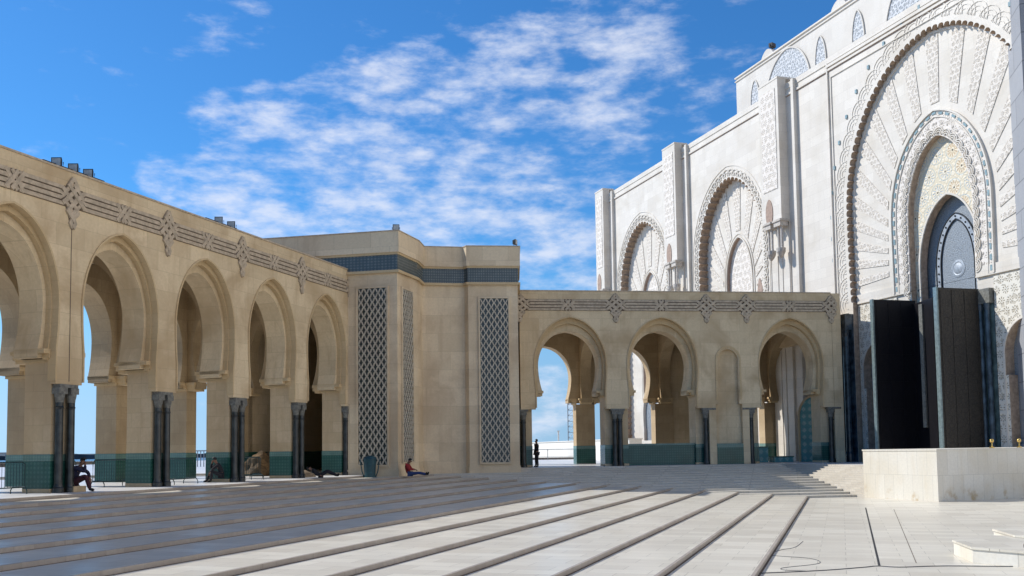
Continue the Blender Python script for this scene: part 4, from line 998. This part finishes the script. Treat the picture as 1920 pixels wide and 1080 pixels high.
for k in range(10):
    z=k*1.15; tube(bm,[(-.6,-.6,z),(.6,-.6,z+1.15)],.05,4); tube(bm,[(.6,-.6,z),(.6,.6,z+1.15)],.05,4); tube(bm,[(-.6,.6,z),(-.6,-.6,z+1.15)],.05,4); tube(bm,[(-.6,-.6,z+1.15),(.6,-.6,z+1.15)],.05,4)
link('bracing',bm,M['rail'],PL)
PO=empty('white_pole',(6.2,131,0),label='short white pole rising above the white wall outside',cat='pole')
bm=bmesh.new(); tube(bm,[(0,0,0),(0,0,3.6)],.10,8); link('shaft',bm,M['stand'],PO); bm=bmesh.new(); box(bm,-.16,.16,-.16,.16,3.6,3.75); link('cap',bm,M['stand'],PO)
# turquoise tiled basins and mosaic wall inside the third arch
def bl3(s,d): a=Vector((.4454,61.754,0))+D2(AB)*s+N2(AB)*d; return (a.x,a.y,FB)
def basin(s,d,sx,sy,h,label):
    e=empty('tiled_basin',bl3(s,d),AB,label=label,cat='basin',group='turquoise tiled basins in the right arcade')
    bm=bmesh.new(); box(bm,-sx,sx,-sy,sy,0,h); link('basin_body',bm,M['turq'],e); bm=bmesh.new(); box(bm,-sx-.05,sx+.05,-sy-.05,sy+.05,h,h+.08); link('rim',bm,M['greenpale'],e)
basin(17.6,5.2,.85,.6,1.05,'larger turquoise tiled basin inside the third arch, left')
basin(19.4,4.6,.7,.5,.35,'low turquoise tiled basin inside the third arch, right')
e=empty('mosaic_fountain_wall',bl3(21.7,4.2),AB-128,label='arched turquoise mosaic wall panel inside the third arch by the mosque',cat='mosaic panel')
bm=bmesh.new(); plate(bm,arch(0,.95,3.2,4.6,2.0,0,0,.95),[],-.1,.1); link('mosaic',bm,M['turq'],e)
bm=bmesh.new(); ribbon(bm,openpath(0,1.03,3.2,4.7,2.0,0,0),.16,-.14,.14); link('frame',bm,M['trav2'],e)

# ------------------------------------------------------------ people
def skin(name,verts,edges,rad,m,parent=None,sub=2):
    me=bpy.data.meshes.new(name); me.from_pydata(verts,edges,[]); o=bpy.data.objects.new(name,me); COL.objects.link(o)
    mod=o.modifiers.new('s','SKIN'); 
    for i,r in enumerate(rad):
        sv=me.skin_vertices[0].data[i]; sv.radius=r if isinstance(r,tuple) else (r,r); sv.use_root=(i==0)
    s2=o.modifiers.new('u','SUBSURF'); s2.levels=sub; s2.render_levels=sub
    dg=bpy.context.evaluated_depsgraph_get(); dg.update(); ne=bpy.data.meshes.new_from_object(o.evaluated_get(dg))
    o.modifiers.clear(); o.data=ne; ne.materials.clear(); ne.materials.append(m)
    for p in ne.polygons: p.use_smooth=True
    if parent: o.parent=parent
    return o
def person(loc,rz,J,label,top,bottom,scale=1.):
    """J: joints pelvis, chest, neck, head, and shoulder/elbow/hand, hip/knee/ankle/toe for l and r"""
    e=empty('person',loc,rz=rz,label=label,cat='person'); e.scale=(scale,)*3
    names=['pelvis','waist','chest','neck','head','crown','lsh','lel','lwr','rsh','rel','rwr','lhip','lkn','lan','lto','rhip','rkn','ran','rto']
    ED=[(0,1),(1,2),(2,3),(3,4),(4,5),(2,6),(6,7),(7,8),(2,9),(9,10),(10,11),(0,12),(12,13),(13,14),(14,15),(0,16),(16,17),(17,18),(18,19)]
    V=[J[n] for n in names]
    RA=[(.13,.11),(.115,.095),(.14,.11),.05,.09,.075,.055,.042,.032,.055,.042,.032,.085,.058,.04,.032,.085,.058,.04,.032]
    # hands: palm, four fingers and thumb continue from each wrist in the same surface
    for wi,ei in((8,7),(11,10)):
        w_=Vector(V[wi]); d=(w_-Vector(V[ei])).normalized(); sd=d.cross(Vector((0,0,1)))
        if sd.length<.1: sd=Vector((1,0,0))
        sd.normalize(); up=sd.cross(d)
        pi=len(V); V.append(tuple(w_+d*.05)); RA.append((.036,.02)); ED.append((wi,pi))
        for k,(off,ln) in enumerate(((-.033,.058),(-.011,.072),(.011,.068),(.033,.052))):
            a=len(V); b_=w_+d*.095+sd*off; V.append(tuple(b_)); RA.append(.0095); ED.append((pi,a))
            V.append(tuple(b_+d*ln*.6-up*ln*.25)); RA.append(.0085); ED.append((a,a+1)); V.append(tuple(b_+d*ln*.8-up*ln*.7)); RA.append(.007); ED.append((a+1,a+2))
        a=len(V); V.append(tuple(w_+d*.05-sd*.045)); RA.append(.011); ED.append((pi,a)); V.append(tuple(w_+d*.085-sd*.06-up*.015)); RA.append(.009); ED.append((a,a+1))
    skin('body',V,ED,RA,M['skin'],e)
    # head features
    h=Vector(J['head']); c=Vector(J['crown']); face=Vector(J['face']).normalized(); up=(c-h).normalized(); side=face.cross(up).normalized()
    hd=h+up*.05
    bm=bmesh.new(); Mx=Matrix.Translation(hd+up*.045-face*.018)@Matrix((( *side,0),( *face,0),( *up,0),(0,0,0,1))).transposed()
    bmesh.ops.create_uvsphere(bm,u_segments=20,v_segments=14,radius=1,matrix=Mx@Matrix.Diagonal((.086,.100,.098,1)))
    kill=[v for v in bm.verts if (v.co-hd).dot(face)>.035 and (v.co-hd).dot(up)<.075 or (v.co-hd).dot(up)<-.03]
    bmesh.ops.delete(bm,geom=kill,context='VERTS'); link('hair',bm,M['hair'],e,smooth=True)
    bm=bmesh.new(); 
    for sgn in(-1,1):
        bmesh.ops.create_uvsphere(bm,u_segments=8,v_segments=6,radius=.011,matrix=Matrix.Translation(hd+face*.083+side*sgn*.032+up*.012))
    link('eyes',bm,M['hair'],e)
    bm=bmesh.new(); bmesh.ops.create_uvsphere(bm,u_segments=8,v_segments=6,radius=.018,matrix=Matrix.Translation(hd+face*.095-up*.012))
    for sgn in(-1,1): bmesh.ops.create_uvsphere(bm,u_segments=8,v_segments=6,radius=.022,matrix=Matrix.Translation(hd+side*sgn*.088+up*.0-face*.005))
    link('nose_and_ears',bm,M['skin'],e,smooth=True)
    n=['pelvis','waist','chest','neck','lsh','lel','lwr','rsh','rel','rwr']; T_=[Vector(J[k]) for k in n]
    T_[3]=T_[2].lerp(T_[3],.75); T_[6]=T_[5].lerp(T_[6],.93); T_[9]=T_[8].lerp(T_[9],.93)
    skin('jacket',[tuple(v) for v in T_],[(0,1),(1,2),(2,3),(2,4),(4,5),(5,6),(2,7),(7,8),(8,9)],[(.15,.13),(.145,.12),(.165,.13),.075,.078,.062,.048,.078,.062,.048],top,e)
    n=['pelvis','lhip','lkn','lan','rhip','rkn','ran']; skin('trousers',[tuple(J[k]) for k in n],[(0,1),(1,2),(2,3),(0,4),(4,5),(5,6)],[(.15,.125),.105,.075,.058,.105,.075,.058],bottom,e)
    for a,b in(('lan','lto'),('ran','rto')):
        p=Vector(J[a]);q=Vector(J[b]); skin('shoe',[tuple(p.lerp(q,-.25)),tuple(p.lerp(q,.5)),tuple(q)],[(0,1),(1,2)],[.048,.05,.04],M['shoe'],e)
    return e
# local frame: facing +x, z up, origin on the ground under the pelvis/feet
stand=dict(pelvis=(0,0,.93),waist=(0,0,1.10),chest=(.01,0,1.34),neck=(.01,0,1.52),head=(.03,0,1.62),crown=(.03,0,1.71),face=(1,0,-.05),
 lsh=(0,.20,1.44),lel=(.03,.28,1.17),lwr=(.22,.12,1.12),rsh=(0,-.20,1.44),rel=(.0,-.27,1.16),rwr=(.10,-.24,.92),
 lhip=(0,.10,.88),lkn=(.02,.13,.48),lan=(-.01,.15,.08),lto=(.15,.17,.04),rhip=(0,-.10,.88),rkn=(.03,-.12,.48),ran=(0,-.17,.08),rto=(.15,-.20,.04))
person((1.53,62.0,FB),R(200),stand,'person in dark clothes standing in the first arch of the right arcade',M['dk'],M['dk'],1.0)
sit=dict(pelvis=(0,0,.34),waist=(.05,0,.50),chest=(.17,0,.72),neck=(.26,0,.88),head=(.32,0,.97),crown=(.36,0,1.05),face=(1,0,-.35),
 lsh=(.16,.19,.81),lel=(.42,.22,.62),lwr=(.52,.12,.44),rsh=(.16,-.19,.81),rel=(.50,-.20,.66),rwr=(.44,-.06,.90),
 lhip=(.05,.10,.32),lkn=(.46,.16,.52),lan=(.50,.17,.08),lto=(.66,.18,.04),rhip=(.05,-.10,.32),rkn=(.50,-.15,.54),ran=(.66,-.16,.08),rto=(.82,-.18,.04))
v=lz(-20.35,.25); person((v[0],v[1],0),R(-2),sit,'person in dark clothes sitting by the first pair of columns, hand at the face',M['navy'],M['maroon'],1.08)
bm=bmesh.new(); box(bm,-.3,.3,-.35,.35,-.02,.20)
o=tag(link('stone_plinth',bm,M['trav2']),'low stone block under the person sitting at the first pair of columns','block'); o.location=(v[0]-.02,v[1],0); o.rotation_euler=(0,0,R(90-AL))
v=lz(-10.95,.15); sq=dict(sit); person((v[0]-.35,v[1]-.1,0),R(200),sq,'person in black crouching in front of the green dado beside the third pair of columns',M['dk'],M['dk'],1.0)
lean=dict(pelvis=(0,0,.14),waist=(-.08,0,.30),chest=(-.12,0,.52),neck=(-.06,0,.66),head=(.02,0,.74),crown=(.07,0,.82),face=(1,0,-.5),
 lsh=(-.10,.19,.60),lel=(.05,.25,.36),lwr=(.28,.12,.33),rsh=(-.10,-.19,.60),rel=(.06,-.25,.36),rwr=(.28,-.10,.33),
 lhip=(.08,.10,.13),lkn=(.52,.12,.17),lan=(.94,.12,.09),lto=(.99,.14,.22),rhip=(.08,-.10,.13),rkn=(.52,-.11,.17),ran=(.93,-.12,.09),rto=(.98,-.15,.22))
person((-5.70,53.05,-.09),R(-12),lean,'person in a red jacket and blue jeans sitting on the ground against the tower corner',M['red'],M['jean'],1.08)
lie=dict(lean); lie.update(chest=(-.25,0,.36),neck=(-.38,0,.42),head=(-.46,0,.46),crown=(-.54,0,.50),waist=(-.12,0,.22),lsh=(-.28,.18,.40),rsh=(-.28,-.18,.40),lel=(-.2,.3,.2),rel=(-.15,-.32,.2),lwr=(.05,.3,.12),rwr=(.1,-.3,.12),lkn=(.4,.12,.36),rkn=(.42,-.12,.3),face=(.6,0,.8))
v=lz(-5.0,-.35); person((v[0]+.55,v[1]-.1,0),R(5),lie,'person in black lying back at the foot of the fourth pair of columns',M['dk'],M['dk'],1.0)
bm=bmesh.new(); bmesh.ops.create_uvsphere(bm,u_segments=24,v_segments=12,radius=1,matrix=Matrix.Diagonal((.75,.4,.33,1)))
for v_ in bm.verts:
    if v_.co.z<0: v_.co.z*=.05
    v_.co.z*=1+.15*sin(v_.co.x*9+v_.co.y*5)
o=tag(link('cloth_sack',bm,M['tan'],smooth=True),'tan cloth sack lying beside the reclining person at the last arch','sack'); v=lz(-3.6,.9); o.location=(v[0],v[1],0)
